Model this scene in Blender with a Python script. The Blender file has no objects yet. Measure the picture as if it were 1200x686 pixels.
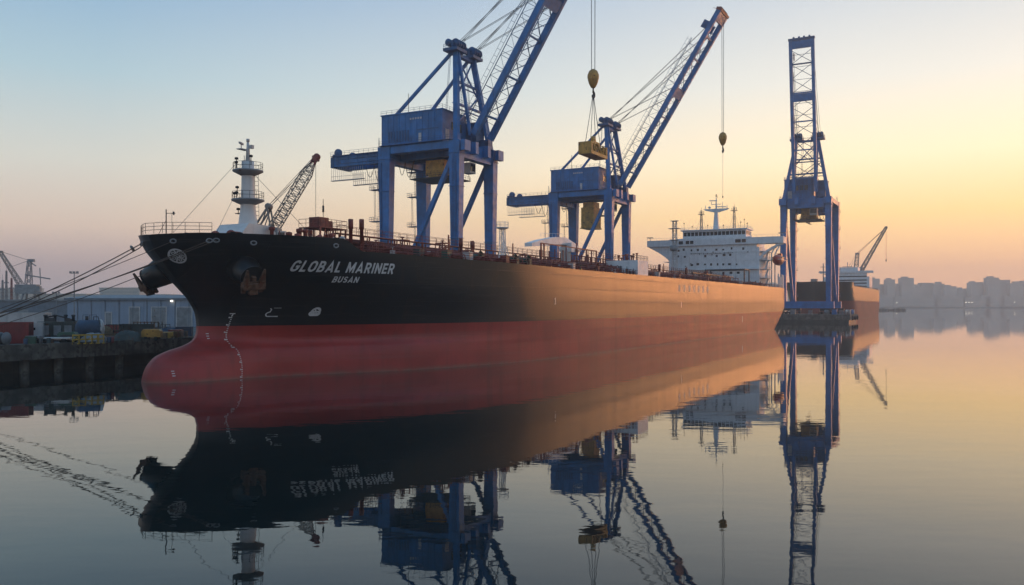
import bpy, bmesh, math, random
from mathutils import Vector, Matrix
R = math.radians
rnd = random.Random(11)
sc = bpy.context.scene
C = sc.collection

# ------------------------------------------------------------------ camera
cam = bpy.data.cameras.new("camera"); cam.lens = 30; cam.sensor_width = 36
cam.clip_start = 0.5; cam.clip_end = 30000; cam.shift_y = 14/1200
camo = bpy.data.objects.new("camera", cam); C.objects.link(camo)
camo.location = (0, 0, 10); camo.rotation_euler = (R(90), 0, 0)
sc.camera = camo

# ------------------------------------------------------------------ sky, sun, exposure
SUN_AZ, SUN_EL = 47.0, 4.0            # azimuth right of the view direction
def lin(r, g, b):
    f = lambda c: (c/12.92 if c <= .04045 else ((c+.055)/1.055)**2.4)
    return (f(r/255), f(g/255), f(b/255), 1)
world = bpy.data.worlds.new("World"); sc.world = world; world.use_nodes = True
nt = world.node_tree; nd = nt.nodes; lk = nt.links; nd.clear()
def N(t, tree=nt, **k):
    n = tree.nodes.new(t)
    for a, b in k.items(): setattr(n, a, b)
    return n
def M2(op, a, b=None, tree=nt, clamp=False):
    n = tree.nodes.new('ShaderNodeMath'); n.operation = op; n.use_clamp = clamp
    for i, v in enumerate((a, b)):
        if v is None: continue
        if isinstance(v, (int, float)): n.inputs[i].default_value = v
        else: tree.links.new(v, n.inputs[i])
    return n.outputs[0]
def ramp(fac, stops, tree=nt, interp='EASE'):
    n = tree.nodes.new('ShaderNodeValToRGB'); n.color_ramp.interpolation = interp
    el = n.color_ramp.elements
    while len(el) < len(stops): el.new(.5)
    for e, (p, c) in zip(el, stops): e.position = p; e.color = c
    tree.links.new(fac, n.inputs[0]); return n.outputs[0]
def mixc(fac, a, b, tree=nt, mode='MIX'):
    n = tree.nodes.new('ShaderNodeMix'); n.data_type = 'RGBA'; n.blend_type = mode
    for k, v in ((0, fac), (6, a), (7, b)):
        if isinstance(v, (int, float)): n.inputs[k].default_value = v
        elif isinstance(v, tuple): n.inputs[k].default_value = v
        else: tree.links.new(v, n.inputs[k])
    return n.outputs[2]
tc = N('ShaderNodeTexCoord'); sp = N('ShaderNodeSeparateXYZ'); lk.new(tc.outputs['Generated'], sp.inputs[0])
dx, dy, dz = sp.outputs
hz = M2('SQRT', M2('ADD', M2('MULTIPLY', dx, dx), M2('MULTIPLY', dy, dy)))
sx, sy = math.sin(R(SUN_AZ)), math.cos(R(SUN_AZ))
az = M2('DIVIDE', M2('ADD', M2('MULTIPLY', dx, sx), M2('MULTIPLY', dy, sy)), M2('MAXIMUM', hz, .001))
el = M2('DIVIDE', dz, .45, clamp=True)
wz = lambda y: min(1, ((357-y)/math.sqrt(1e6+(357-y)**2))/.45)
away = ramp(el, [(0, lin(150,136,144)), (wz(318), lin(172,148,146)), (wz(275), lin(198,176,160)), (wz(205), lin(186,186,178)), (wz(110), lin(148,172,182)), (wz(0), lin(114,148,177)), (1, lin(84,124,160))], interp='LINEAR')
toward = ramp(el, [(0, lin(255,184,134)), (wz(315), lin(255,192,136)), (wz(258), lin(253,210,138)), (wz(195), lin(247,224,184)), (wz(110), lin(216,211,200)), (wz(0), lin(180,186,192)), (1, lin(118,148,178))], interp='LINEAR')
blend = ramp(az, [(0, (0,0,0,1)), (.30, (.06,.06,.06,1)), (.62, (.42,.42,.42,1)), (.90, (.93,.93,.93,1)), (1, (1,1,1,1))], interp='LINEAR')
col = mixc(blend, away, toward)
# warm glow round the place where the sun stands
v3 = M2('ADD', M2('ADD', M2('MULTIPLY', dx, sx*math.cos(R(SUN_EL))), M2('MULTIPLY', dy, sy*math.cos(R(SUN_EL)))), M2('MULTIPLY', dz, math.sin(R(SUN_EL))))
glow = M2('POWER', M2('MAXIMUM', v3, 0), 46)
col = mixc(M2('MULTIPLY', glow, .2), col, (1.0, .42, .12, 1), mode='ADD')
bg = N('ShaderNodeBackground'); lk.new(col, bg.inputs[0]); bg.inputs[1].default_value = 1.3
sky = N('ShaderNodeTexSky', sky_type='NISHITA'); sky.sun_disc = False
sky.sun_elevation = R(SUN_EL); sky.sun_rotation = R(SUN_AZ); sky.air_density = 1.6; sky.dust_density = 3
bs = N('ShaderNodeBackground'); lk.new(sky.outputs[0], bs.inputs[0]); bs.inputs[1].default_value = .05
mx = N('ShaderNodeMixShader'); mx.inputs[0].default_value = .06
lk.new(bg.outputs[0], mx.inputs[1]); lk.new(bs.outputs[0], mx.inputs[2])
ow = N('ShaderNodeOutputWorld'); lk.new(mx.outputs[0], ow.inputs[0])

sun = bpy.data.lights.new("sun", 'SUN'); sun.energy = .5; sun.angle = R(9); sun.color = (1, .36, .11)
suno = bpy.data.objects.new("sun", sun); C.objects.link(suno)
sd = Vector((sx*math.cos(R(SUN_EL)), sy*math.cos(R(SUN_EL)), math.sin(R(SUN_EL))))
suno.rotation_euler = sd.to_track_quat('Z', 'Y').to_euler(); suno.location = sd*300

vs = sc.view_settings; sc.display_settings.display_device = 'sRGB'
vs.view_transform = 'Standard'; vs.look = 'None'; vs.exposure = .34; vs.gamma = 1; vs.use_curve_mapping = False
cy = sc.cycles
cy.use_denoising = True; cy.max_bounces = 6; cy.diffuse_bounces = 2; cy.glossy_bounces = 4
cy.transmission_bounces = 3; cy.volume_bounces = 3; cy.caustics_reflective = False; cy.caustics_refractive = False
cy.sample_clamp_indirect = 6

# ------------------------------------------------------------------ materials
def mat(name, base, rough=.5, metal=0, var=.25, scale=.6, rust=0, rustcol=(.11,.035,.015), streak=0, bump=0, bscale=8, emit=None, spec=.5, dust=None):
    m = bpy.data.materials.new(name); m.use_nodes = True; t = m.node_tree; b = t.nodes['Principled BSDF']
    co = t.nodes.new('ShaderNodeTexCoord').outputs['Object']
    def noise(s, d=5, vec=co, sx=(1,1,1)):
        mp = t.nodes.new('ShaderNodeMapping'); mp.inputs['Scale'].default_value = sx; t.links.new(vec, mp.inputs[0])
        n = t.nodes.new('ShaderNodeTexNoise'); n.inputs['Scale'].default_value = s; n.inputs['Detail'].default_value = d
        t.links.new(mp.outputs[0], n.inputs['Vector']); return n.outputs['Fac']
    lo = tuple(c*(1-var) for c in base)+(1,); hi = tuple(min(1, c*(1+var)) for c in base)+(1,)
    c = ramp(noise(scale), [(.3, lo), (.7, hi)], t)
    if streak: c = mixc(M2('MULTIPLY', ramp(noise(1.0, 4, sx=(1.6,1.6,.08)), [(.52,(0,0,0,1)),(.7,(1,1,1,1))], t), streak, t), c, tuple(x*.45 for x in base)+(1,), t)
    if rust: c = mixc(ramp(noise(1.3, 8), [(1-rust-.06,(0,0,0,1)),(1-rust+.04,(1,1,1,1))], t), c, tuple(rustcol)+(1,), t)
    t.links.new(c, b.inputs['Base Color'])
    rr = ramp(noise(scale*2.3), [(.25, (max(.02,rough-.1),)*3+(1,)), (.75, (min(1,rough+.12),)*3+(1,))], t)
    t.links.new(rr, b.inputs['Roughness']); b.inputs['Metallic'].default_value = metal
    b.inputs['Specular IOR Level'].default_value = spec
    if bump:
        bn = t.nodes.new('ShaderNodeBump'); bn.inputs['Strength'].default_value = bump; bn.inputs['Distance'].default_value = .05
        t.links.new(noise(bscale), bn.inputs['Height']); t.links.new(bn.outputs[0], b.inputs['Normal'])
    if emit: b.inputs['Emission Color'].default_value = tuple(emit[:3])+(1,); b.inputs['Emission Strength'].default_value = emit[3]
    return m
BLUE = mat('crane_blue', (.012,.15,.41), .42, var=.22, scale=.35, streak=.45, rust=.28)
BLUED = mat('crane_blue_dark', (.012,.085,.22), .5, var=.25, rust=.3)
PALEPAINT = mat('pale_paint', (.55,.52,.5), .5, var=.1, streak=.3)
STEEL = mat('dark_steel', (.035,.037,.042), .55, metal=.3)
CABLE = mat('cable_steel', (.10,.10,.105), .5, metal=.4)
YELLOW = mat('ochre_paint', (.50,.26,.04), .5, var=.3, rust=.36, streak=.4)
YELLOW2 = mat('barrier_yellow', (.42,.26,.02), .5, var=.2, rust=.3)
REDPIPE = mat('red_oxide', (.19,.035,.025), .55, var=.35, scale=1.2, rust=.32, rustcol=(.06,.025,.015))
RED = mat('red_paint', (.19,.018,.02), .45, var=.2, rust=.32)
TIPRED = mat('dull_red', (.22,.05,.04), .5)
WHITE = mat('ship_white', (.78,.79,.80), .45, var=.07, streak=.22, rust=.2, rustcol=(.42,.30,.2))
MASTW = mat('mast_white', (.70,.66,.63), .5, var=.08, streak=.25)
GREY = mat('grey_paint', (.22,.23,.24), .5, var=.2, rust=.3)
LATT = mat('lattice_grey', (.27,.23,.2), .55, var=.25, rust=.35)
GREEN = mat('green_paint', (.03,.09,.06), .5, var=.3, rust=.34)
DGREEN = mat('grey_green', (.045,.06,.056), .6, var=.3, rust=.35)
BLUEP = mat('blue_tarp', (.03,.055,.10), .6, var=.3)
ORANGE = mat('lifeboat_red', (.42,.045,.022), .4, var=.15)
MARK = mat('marking_white', (.72,.72,.70), .55, var=.12, scale=2.5)
GLASS = mat('window_glass', (.015,.02,.025), .08, var=.2)
RUBBER = mat('rubber', (.012,.012,.012), .8)
ROPE = mat('mooring_rope', (.10,.075,.06), .85, var=.3)
RUSTY = mat('anchor_rust', (.12,.062,.036), .75, var=.45, scale=1.6, rust=.4, bump=.4, bscale=3)
CONC = mat('quay_concrete', (.125,.115,.098), .85, var=.5, scale=.45, streak=.8, rust=.42, rustcol=(.06,.055,.045), bump=.5, bscale=1.2)
CONCD = mat('dark_concrete', (.045,.045,.04), .6, var=.4, scale=.4, streak=.5, bump=.5, bscale=1.0)  # darker concrete for the footings below the quay and pier slabs
TARMAC = mat('quay_surface', (.09,.088,.085), .9, var=.3, scale=.1, bump=.3)
SHED = mat('shed_cladding', (.25,.31,.40), .55, var=.08, scale=.3, streak=.35)
SHEDR = mat('shed_roof', (.16,.18,.21), .6, var=.15)
TIMBER = mat('timber', (.20,.13,.07), .8, var=.35, scale=2)
FAR = mat('far_building', (.60,.54,.48), .8, var=.12, scale=.02)  # both far tones lightened: part of the haze fade is in the colour
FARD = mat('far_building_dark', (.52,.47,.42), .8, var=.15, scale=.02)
LAND = mat('shore_land', (.06,.065,.055), .9, var=.3, scale=.01)
LAMP = mat('lamp_lit', (.9,.8,.6), .5, emit=(1,.86,.66,3))
BOATGLASS = GLASS

# ------------------------------------------------------------------ mesh builder
class MB:
    def __init__(s): s.v = []; s.f = []; s.sm = []
    def add(s, vs, fs, smooth=False):
        o = len(s.v); s.v += [tuple(p) for p in vs]
        for f in fs: s.f.append(tuple(i+o for i in f)); s.sm.append(smooth)
        return s
    def box(s, c, d, rz=0):
        x, y, z = c; a, b, h = d[0]/2, d[1]/2, d[2]/2; ca, sa = math.cos(rz), math.sin(rz)
        vs = []
        for k in (-h, h):
            for i, j in ((-a,-b),(a,-b),(a,b),(-a,b)): vs.append((x+i*ca-j*sa, y+i*sa+j*ca, z+k))
        return s.add(vs, [(3,2,1,0),(4,5,6,7),(0,1,5,4),(1,2,6,5),(2,3,7,6),(3,0,4,7)])
    def bb(s, x0, x1, y0, y1, z0, z1): return s.box(((x0+x1)/2,(y0+y1)/2,(z0+z1)/2), (abs(x1-x0),abs(y1-y0),abs(z1-z0)))
    def frustum(s, c0, d0, c1, d1):
        vs = []
        for c, d in ((c0,d0),(c1,d1)):
            for i, j in ((-1,-1),(1,-1),(1,1),(-1,1)): vs.append((c[0]+i*d[0]/2, c[1]+j*d[1]/2, c[2]))
        return s.add(vs, [(3,2,1,0),(4,5,6,7),(0,1,5,4),(1,2,6,5),(2,3,7,6),(3,0,4,7)])
    def bar(s, p, q, w, h=None, up=(0,0,1), w2=None, h2=None):
        h = w if h is None else h; p, q = Vector(p), Vector(q); d = (q-p).normalized(); u = Vector(up)
        if abs(d.dot(u)) > .97: u = Vector((0,1,0)) if abs(d.y) < .9 else Vector((1,0,0))
        r = d.cross(u).normalized(); u = r.cross(d); vs = []
        for pt, ww, hh in ((p,w,h),(q,w2 or w,h2 or h)):
            for i, j in ((-1,-1),(1,-1),(1,1),(-1,1)): vs.append(pt+r*(i*ww/2)+u*(j*hh/2))
        return s.add(vs, [(3,2,1,0),(4,5,6,7),(0,1,5,4),(1,2,6,5),(2,3,7,6),(3,0,4,7)])
    def tube(s, p, q, r, n=6, r2=None, caps=True):
        return s.path([p, q], [r, r if r2 is None else r2], n, caps)
    def path(s, pts, rad, n=6, caps=True):
        pts = [Vector(p) for p in pts]; k = len(pts)
        if isinstance(rad, (int, float)): rad = [rad]*k
        vs = []; d0 = (pts[1]-pts[0]).normalized()
        u = Vector((0,0,1)) if abs(d0.z) < .9 else Vector((1,0,0))
        for i, p in enumerate(pts):
            d = (pts[min(i+1,k-1)]-pts[max(i-1,0)]).normalized()
            r = d.cross(u)
            r = r.normalized() if r.length > 1e-6 else Vector((0,1,0))
            w = r.cross(d).normalized(); u = w
            for j in range(n):
                a = 2*math.pi*j/n; vs.append(p+(r*math.cos(a)+w*math.sin(a))*rad[i])
        fs = [(i*n+j, i*n+(j+1)%n, (i+1)*n+(j+1)%n, (i+1)*n+j) for i in range(k-1) for j in range(n)]
        s.add(vs, fs, n > 5)
        if caps:
            o = len(s.v)-len(vs)
            s.f.append(tuple(o+j for j in range(n))[::-1]); s.f.append(tuple(o+(k-1)*n+j for j in range(n))); s.sm += [False, False]
        return s
    def lathe(s, prof, c=(0,0,0), n=16, axis='z'):
        vs = []; k = len(prof)
        for r, h in prof:
            for j in range(n):
                a = 2*math.pi*j/n; x, y = r*math.cos(a), r*math.sin(a)
                p = (x,y,h) if axis == 'z' else ((h,x,y) if axis == 'x' else (x,h,y))
                vs.append((c[0]+p[0], c[1]+p[1], c[2]+p[2]))
        fs = [(i*n+j, i*n+(j+1)%n, (i+1)*n+(j+1)%n, (i+1)*n+j) for i in range(k-1) for j in range(n)]
        s.add(vs, fs, True); return s
    def extrude(s, poly, axis, a, b):
        # poly: 2D outline (CCW); axis 'x': (y,z); 'y': (x,z); 'z': (x,y)
        n = len(poly)
        f = {'x': lambda p, h: (h,p[0],p[1]), 'y': lambda p, h: (p[0],h,p[1]), 'z': lambda p, h: (p[0],p[1],h)}[axis]
        vs = [f(p, a) for p in poly]+[f(p, b) for p in poly]
        return s.add(vs, [tuple(range(n))[::-1], tuple(range(n, 2*n))]+[(i, (i+1)%n, n+(i+1)%n, n+i) for i in range(n)])
    def rail(s, pts, h=1.1, gap=1.6, r=.04, bars=2):
        for p, q in zip(pts[:-1], pts[1:]):
            p, q = Vector(p), Vector(q); L = (q-p).length; k = max(1, round(L/gap))
            for i in range(k+1):
                a = p.lerp(q, i/k); s.tube(a, a+Vector((0,0,h)), r, 4)
            for j in range(1, bars+1):
                o = Vector((0,0,h*j/bars)); s.tube(p+o, q+o, r*.8, 4)
        return s
    def ladder(s, p, q, w=.5, r=.04, side=(1,0,0), step=.6):
        p, q, sd_ = Vector(p), Vector(q), Vector(side)*w/2
        s.tube(p-sd_, q-sd_, r, 4); s.tube(p+sd_, q+sd_, r, 4)
        k = int((q-p).length/step)
        for i in range(1, k): c = p.lerp(q, i/k); s.tube(c-sd_, c+sd_, r*.7, 4)
        return s
    def lattice(s, A, B, w0, w1, rc, rb, bays, up=(0,0,1)):
        A, B = Vector(A), Vector(B); d = (B-A).normalized(); u = Vector(up)
        r = d.cross(u).normalized(); u = r.cross(d)
        cor = lambda i, k: A.lerp(B, k)+(r*(1 if i in (1,2) else -1)+u*(1 if i > 1 else -1))*((w0+(w1-w0)*k)/2)
        for i in range(4): s.tube(cor(i,0), cor(i,1), rc, 5)
        for b in range(bays):
            k0, k1 = b/bays, (b+1)/bays
            for i in range(4):
                j = (i+1) % 4
                s.tube(cor(i,k0), cor(j,k1), rb, 4) if b % 2 else s.tube(cor(j,k0), cor(i,k1), rb, 4)
                s.tube(cor(i,k1), cor(j,k1), rb, 4)
        return s
    def build(s, name, m, parent=None, auto=False):
        me = bpy.data.meshes.new(name); me.from_pydata(s.v, [], s.f); me.update()
        me.polygons.foreach_set('use_smooth', s.sm)
        if auto:
            bm = bmesh.new(); bm.from_mesh(me); bmesh.ops.recalc_face_normals(bm, faces=bm.faces); bm.to_mesh(me); bm.free()
        me.materials.append(m); o = bpy.data.objects.new(name, me); C.objects.link(o)
        if parent: o.parent = parent
        return o
def tag(o, label=None, cat=None, group=None, kind=None):
    if label: o['label'] = label
    if cat: o['category'] = cat
    if group: o['group'] = group
    if kind: o['kind'] = kind
    return o
def thing(name, label, cat, loc=(0,0,0), rz=0, group=None, scale=1):
    o = bpy.data.objects.new(name, None); C.objects.link(o); o.location = loc; o.rotation_euler = (0,0,rz)
    o.scale = (scale,)*3; o.empty_display_size = .5
    return tag(o, label, cat, group)
def dup(root, loc, rz=None, label=None):
    r = root.copy(); C.objects.link(r); r.location = loc
    if rz is not None: r.rotation_euler = (0,0,rz)
    if label: r['label'] = label
    for ch in list(root.children):
        c = ch.copy(); C.objects.link(c); c.parent = r
        for g in list(ch.children): d = g.copy(); C.objects.link(d); d.parent = c
    return r
def inst(src, name_parent, loc, rz=0):
    o = src.copy(); C.objects.link(o); o.parent = name_parent; o.location = loc; o.rotation_euler = (0,0,rz); return o

# ------------------------------------------------------------------ the harbour's frame: s runs along the quay away from us, t towards the basin
A = R(28.1); DX, DY = math.sin(A), math.cos(A); OX, OY = -46.8, 107.5; RZ = math.pi/2-A
def W(s, t, z=0): return Vector((OX+DX*s+DY*t, OY+DY*s-DX*t, z))
def at(px, d, z=4.0): return Vector(((px-600)/1000*d, d, z))     # bearing and distance from the viewpoint
QZ = 4.0

# ------------------------------------------------------------------ hull form (waterline tables, metres)
def ip(x,xs,ys):
    if x<=xs[0]: return ys[0]
    for i in range(1,len(xs)):
        if x<=xs[i]:
            f=(x-xs[i-1])/(xs[i]-xs[i-1]); return ys[i-1]+f*(ys[i]-ys[i-1])
    return ys[-1]
def pch(x,xs,ys):
    n=len(xs)
    if x<=xs[0]: return ys[0]
    if x>=xs[-1]: return ys[-1]
    i=max(j for j in range(n-1) if xs[j]<=x)
    dl=[(ys[j+1]-ys[j])/(xs[j+1]-xs[j]) for j in range(n-1)]
    def m(j):
        if j==0: return dl[0]
        if j==n-1: return dl[-1]
        a,b=dl[j-1],dl[j]
        return 0 if a*b<=0 else 2*a*b/(a+b)
    h=xs[i+1]-xs[i]; t=(x-xs[i])/h
    return ((1+2*t)*(1-t)**2*ys[i]+t*(1-t)**2*h*m(i)+t*t*(3-2*t)*ys[i+1]+t*t*(t-1)*h*m(i+1))
ZS=[-4,0,1.5,3.0,3.9,4.4,5.2,6.2,7.2,8.6,10.9,12.5,15.4,17.3,18.9]
S0=[1.6,1.0,1.25,2.3,4.4,6.6,8.5,9.1,9.2,9.1,7.9,6.3,3.6,2.0,1.3]
def s0(z): return pch(z,ZS,S0)
TAB=[(-4,[0,.5,1.5,4,8,11,16,22,31,45,60,80],[0,1.9,3,4.6,5.5,6,8,11,15.9,20.4,23.2,24.8]),
 (0,[0,.5,1.5,4,8,11,16,22,31,45,60,80],[0,1.7,2.8,4.3,5.1,5.5,7,10.5,15.6,20.4,23.2,24.8]),
 (3.0,[0,.5,1.5,4,8,11,16,22,31,45,60,80],[0,1.2,2.1,3.4,4.6,5.4,7.6,11.0,15.9,20.5,23.2,24.8]),
 (4.4,[0,.5,1.5,4,8,11,16,22,31,45,60,80],[0,.9,1.6,3.0,4.8,6.0,8.5,11.9,16.4,20.8,23.4,24.8]),
 (7.2,[0,.5,1.5,4,8,11,16,22,31,45,60,80],[0,.9,1.9,3.8,6.2,7.9,10.6,13.7,17.3,21.3,23.7,24.8]),
 (12.5,[0,.5,1.5,4,8,11,16,22,31,45,60,80],[0,1.2,2.7,5.3,8.3,10.2,13,15.7,18.8,22.3,24.2,24.8]),
 (18.9,[0,.5,1.5,4,8,12,20,28,39,51,61,80],[0,1.6,3.6,7.0,10.4,12.8,15.7,18.2,21.4,24.1,24.8,24.8])]
def half(x,z):
    zs=[r[0] for r in TAB]
    return pch(z,zs,[pch(x,r[1],r[2]) for r in TAB])
LEN=309.0
def s_of(x,z): return x+s0(z)*max(0,1-x/80)
def x_of(s,z):
    a=s0(z); return s if s>=80 else (s-a)/(1-a/80)
def stern(s,z):
    k=max(0,1-z/9.0) if z<9 else 0
    e=LEN-14*k**1.3; st=e-26-8*k
    if s<=st: return 1.0,e
    u=min(1,(s-st)/(e-st)); return math.sqrt(max(0,1-(u**3.2)*(0.42+.38*k))),e
def B(s,z):
    x=x_of(s,z)
    if x<=0: return 0
    return half(x,z)*stern(s,z)[0]
def deck_top(s): return ip(s,[0,1.5,4,20.8,23.3,29.4,40,55,80,300],[18.6,18.95,19.15,19.15,17.5,17.4,17.15,16.97,16.85,16.85])

# ------------------------------------------------------------------ water
WX, WY0, WY1 = 2300, -260, 3700
def water_mat():
    m = bpy.data.materials.new('harbour_water'); m.use_nodes = True; t = m.node_tree; b = t.nodes['Principled BSDF']
    co = t.nodes.new('ShaderNodeTexCoord').outputs['Object']
    def nz(scale, d, sx, rot=0):
        mp = t.nodes.new('ShaderNodeMapping'); mp.inputs['Scale'].default_value = sx; mp.inputs['Rotation'].default_value = (0,0,rot); t.links.new(co, mp.inputs[0])
        n = t.nodes.new('ShaderNodeTexNoise'); n.inputs['Scale'].default_value = scale; n.inputs['Detail'].default_value = d
        t.links.new(mp.outputs[0], n.inputs['Vector']); return n.outputs['Fac']
    patch = ramp(nz(.018, 2, (.5,1,1)), [(.35,(.35,)*3+(1,)),(.65,(1,1,1,1))], t)
    h = M2('ADD', M2('MULTIPLY', nz(.55, 2, (.45,1,1), .12), .0060, t), M2('MULTIPLY', nz(.12, 2, (.6,1,1), -.2), .017, t), t)
    h = M2('ADD', h, M2('MULTIPLY', M2('MULTIPLY', nz(1.5, 3, (.6,1,1), .3), patch, t), .0018, t), t)
    bn = t.nodes.new('ShaderNodeBump'); bn.inputs['Strength'].default_value = 1; bn.inputs['Distance'].default_value = 1
    t.links.new(h, bn.inputs['Height'])
    # calm water: dark body below, mirror above, mixed by Fresnel reflectance
    gl = t.nodes.new('ShaderNodeBsdfGlossy'); gl.inputs['Roughness'].default_value = .012; gl.inputs['Color'].default_value = (1,1,1,1)
    df = t.nodes.new('ShaderNodeBsdfDiffuse'); df.inputs['Color'].default_value = (.004,.013,.014,1)
    fr = t.nodes.new('ShaderNodeFresnel'); fr.inputs['IOR'].default_value = 1.333
    g = lambda v: (v,v,v,1)
    k = ramp(fr.outputs[0], [(.02,g(.012)),(.12,g(.10)),(.2,g(.20)),(.4,g(.42)),(.6,g(.70)),(.85,g(.95)),(1,g(1))], t, 'LINEAR')
    for x_ in (gl, fr): t.links.new(bn.outputs[0], x_.inputs['Normal'])
    ms = t.nodes.new('ShaderNodeMixShader'); t.links.new(k, ms.inputs[0]); t.links.new(df.outputs[0], ms.inputs[1]); t.links.new(gl.outputs[0], ms.inputs[2])
    t.links.new(ms.outputs[0], t.nodes['Material Output'].inputs['Surface']); t.nodes.remove(b)
    return m
w = MB().add([(-WX,WY0,0),(WX,WY0,0),(WX,WY1,0),(-WX,WY1,0)], [(0,1,2,3)]).build('water', water_mat())
tag(w, kind='structure')

# ------------------------------------------------------------------ quay the tanker lies at
QT = -27.0
q = MB()
outline = [W(-70,QT),W(411,QT),W(411,-150),W(-70,-150)]
def slab(mb, s0_, s1_, t0, t1, z0, z1):
    vs = [W(s,t,z) for z in (z0,z1) for s,t in ((s0_,t0),(s1_,t0),(s1_,t1),(s0_,t1))]
    mb.add(vs, [(0,1,2,3),(7,6,5,4),(0,4,5,1),(1,5,6,2),(2,6,7,3),(3,7,4,0)]); return mb
slab(q, -70, 411, QT, -330, 2.0, QZ)
quay = q.build('quay', CONC, auto=True); tag(quay, kind='structure')
tag(slab(MB(), -70, 411, QT-3.5, -330, -3, 1.995).build('quay_footing', CONCD, auto=True), kind='structure')
pav = MB().add([W(s,t,QZ+.006) for s,t in ((-70,QT-1.2),(411,QT-1.2),(411,-330),(-70,-330))], [(0,1,2,3)]).build('pavement', TARMAC, auto=True); tag(pav, kind='structure')
ker = slab(MB(), -70, 411, QT-.02, QT-.5, QZ+.001, QZ+.28).build('kerb', CONC, auto=True); tag(ker, kind='structure')
pl0 = None
for i in range(13):
    s = -44+i*5.2
    mb = MB()
    p = W(s, QT-1.3); mb.path([(0,0,-3),(0,0,1.998)], .62, 12)
    if pl0 is None: pl0 = mb.build('pile', CONC, quay)
    o = pl0 if i == 0 else inst(pl0, quay, (0,0,0))
    o.location = p
# ------------------------------------------------------------------ the tanker
def S(s, t, z): return (s, -t, z)
ship = thing('oil_tanker', 'long black and red tanker with a bulbous bow moored in the foreground', 'ship', (OX,OY,0), RZ)
def hull_mat(name, split, blk, red, dull=0):
    m = bpy.data.materials.new(name); m.use_nodes = True; t = m.node_tree; b = t.nodes['Principled BSDF']
    co = t.nodes.new('ShaderNodeTexCoord').outputs['Object']; sp_ = t.nodes.new('ShaderNodeSeparateXYZ'); t.links.new(co, sp_.inputs[0])
    def nz(scale, d, sx):
        mp = t.nodes.new('ShaderNodeMapping'); mp.inputs['Scale'].default_value = sx; t.links.new(co, mp.inputs[0])
        n = t.nodes.new('ShaderNodeTexNoise'); n.inputs['Scale'].default_value = scale; n.inputs['Detail'].default_value = d
        t.links.new(mp.outputs[0], n.inputs['Vector']); return n.outputs['Fac']
    dirt = nz(.12, 6, (1,1,1.5)); drip = nz(1, 4, (.8,.8,.05)); fine = nz(.9, 6, (1,1,1)); hor = nz(1, 3, (.03,.03,1.1))
    cb = ramp(dirt, [(.3, tuple(c*.8 for c in blk)+(1,)), (.7, tuple(c*1.3 for c in blk)+(1,))], t)
    cr = ramp(dirt, [(.3, tuple(c*.82 for c in red)+(1,)), (.7, tuple(c*1.18 for c in red)+(1,))], t)
    cr = mixc(M2('MULTIPLY', ramp(drip, [(.48,(0,0,0,1)),(.72,(1,1,1,1))], t), .4, t), cr, (red[0]*.55,red[1]*.8,red[2]*.8,1), t)
    cr = mixc(M2('MULTIPLY', ramp(hor, [(.5,(0,0,0,1)),(.7,(1,1,1,1))], t), .22, t), cr, (.22,.10,.085,1), t)
    cb = mixc(M2('MULTIPLY', ramp(drip, [(.55,(0,0,0,1)),(.75,(1,1,1,1))], t), .35, t), cb, (.035,.02,.012,1), t)
    scr = ramp(nz(1, 5, (.12,.12,2.2)), [(.60,(0,0,0,1)),(.66,(1,1,1,1))], t)
    cb = mixc(M2('MULTIPLY', scr, .30, t), cb, (.045,.040,.036,1), t)
    # water stain band just above the waterline
    wl = M2('MULTIPLY', M2('SUBTRACT', 1, M2('DIVIDE', sp_.outputs[2], .55, t), t, clamp=True), ramp(fine, [(.3,(.3,.3,.3,1)),(.6,(1,1,1,1))], t), t, clamp=True)
    cr = mixc(M2('MULTIPLY', wl, .6, t), cr, (.20,.13,.09,1), t)
    c = mixc(M2('GREATER_THAN', sp_.outputs[2], split, t), cr, cb, t)
    t.links.new(c, b.inputs['Base Color'])
    # gloss differs by coat: fresh topsides, duller boot belt, matt antifouling
    zz = M2('ADD', sp_.outputs[2], M2('MULTIPLY', M2('SUBTRACT', hor, .5, t), 1.2, t), t)
    rr = ramp(M2('DIVIDE', zz, 20, t), [(.0,(.56,)*3+(1,)),(split/20-.012,(.54,)*3+(1,)),(split/20+.012,(.47,)*3+(1,)),(.53,(.46,)*3+(1,)),(.60,(.385,)*3+(1,)),(1,(.36,)*3+(1,))], t, 'LINEAR')
    rr = M2('ADD', rr, M2('MULTIPLY', M2('SUBTRACT', nz(1, 3, (.5,.5,.03)), .5, t), .10, t), t)
    rr = M2('ADD', rr, M2('MULTIPLY', M2('SUBTRACT', nz(1, 3, (.02,.02,1.4)), .5, t), .10, t), t)
    if dull: rr = M2('ADD', rr, dull, t)
    t.links.new(rr, b.inputs['Roughness']); b.inputs['Specular IOR Level'].default_value = .5
    # shell plating: seams along and across, and the slight hungry-horse waviness between frames
    mp = t.nodes.new('ShaderNodeMapping'); mp.inputs['Rotation'].default_value = (R(90),0,0); t.links.new(co, mp.inputs[0])
    br = t.nodes.new('ShaderNodeTexBrick'); t.links.new(mp.outputs[0], br.inputs['Vector'])
    br.inputs['Scale'].default_value = 1; br.inputs['Brick Width'].default_value = 11; br.inputs['Row Height'].default_value = 2.6; br.inputs['Mortar Size'].default_value = .06; br.inputs['Mortar Smooth'].default_value = .6
    hgt = M2('ADD', M2('MULTIPLY', br.outputs['Fac'], .09, t), M2('MULTIPLY', nz(.35, 2, (1,1,.06)), .012, t), t)
    hgt = M2('ADD', hgt, M2('MULTIPLY', nz(3.5, 3, (1,1,1)), .004, t), t)
    bn = t.nodes.new('ShaderNodeBump'); bn.inputs['Strength'].default_value = .35; bn.inputs['Distance'].default_value = .5
    t.links.new(hgt, bn.inputs['Height']); t.links.new(bn.outputs[0], b.inputs['Normal'])
    return m
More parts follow.
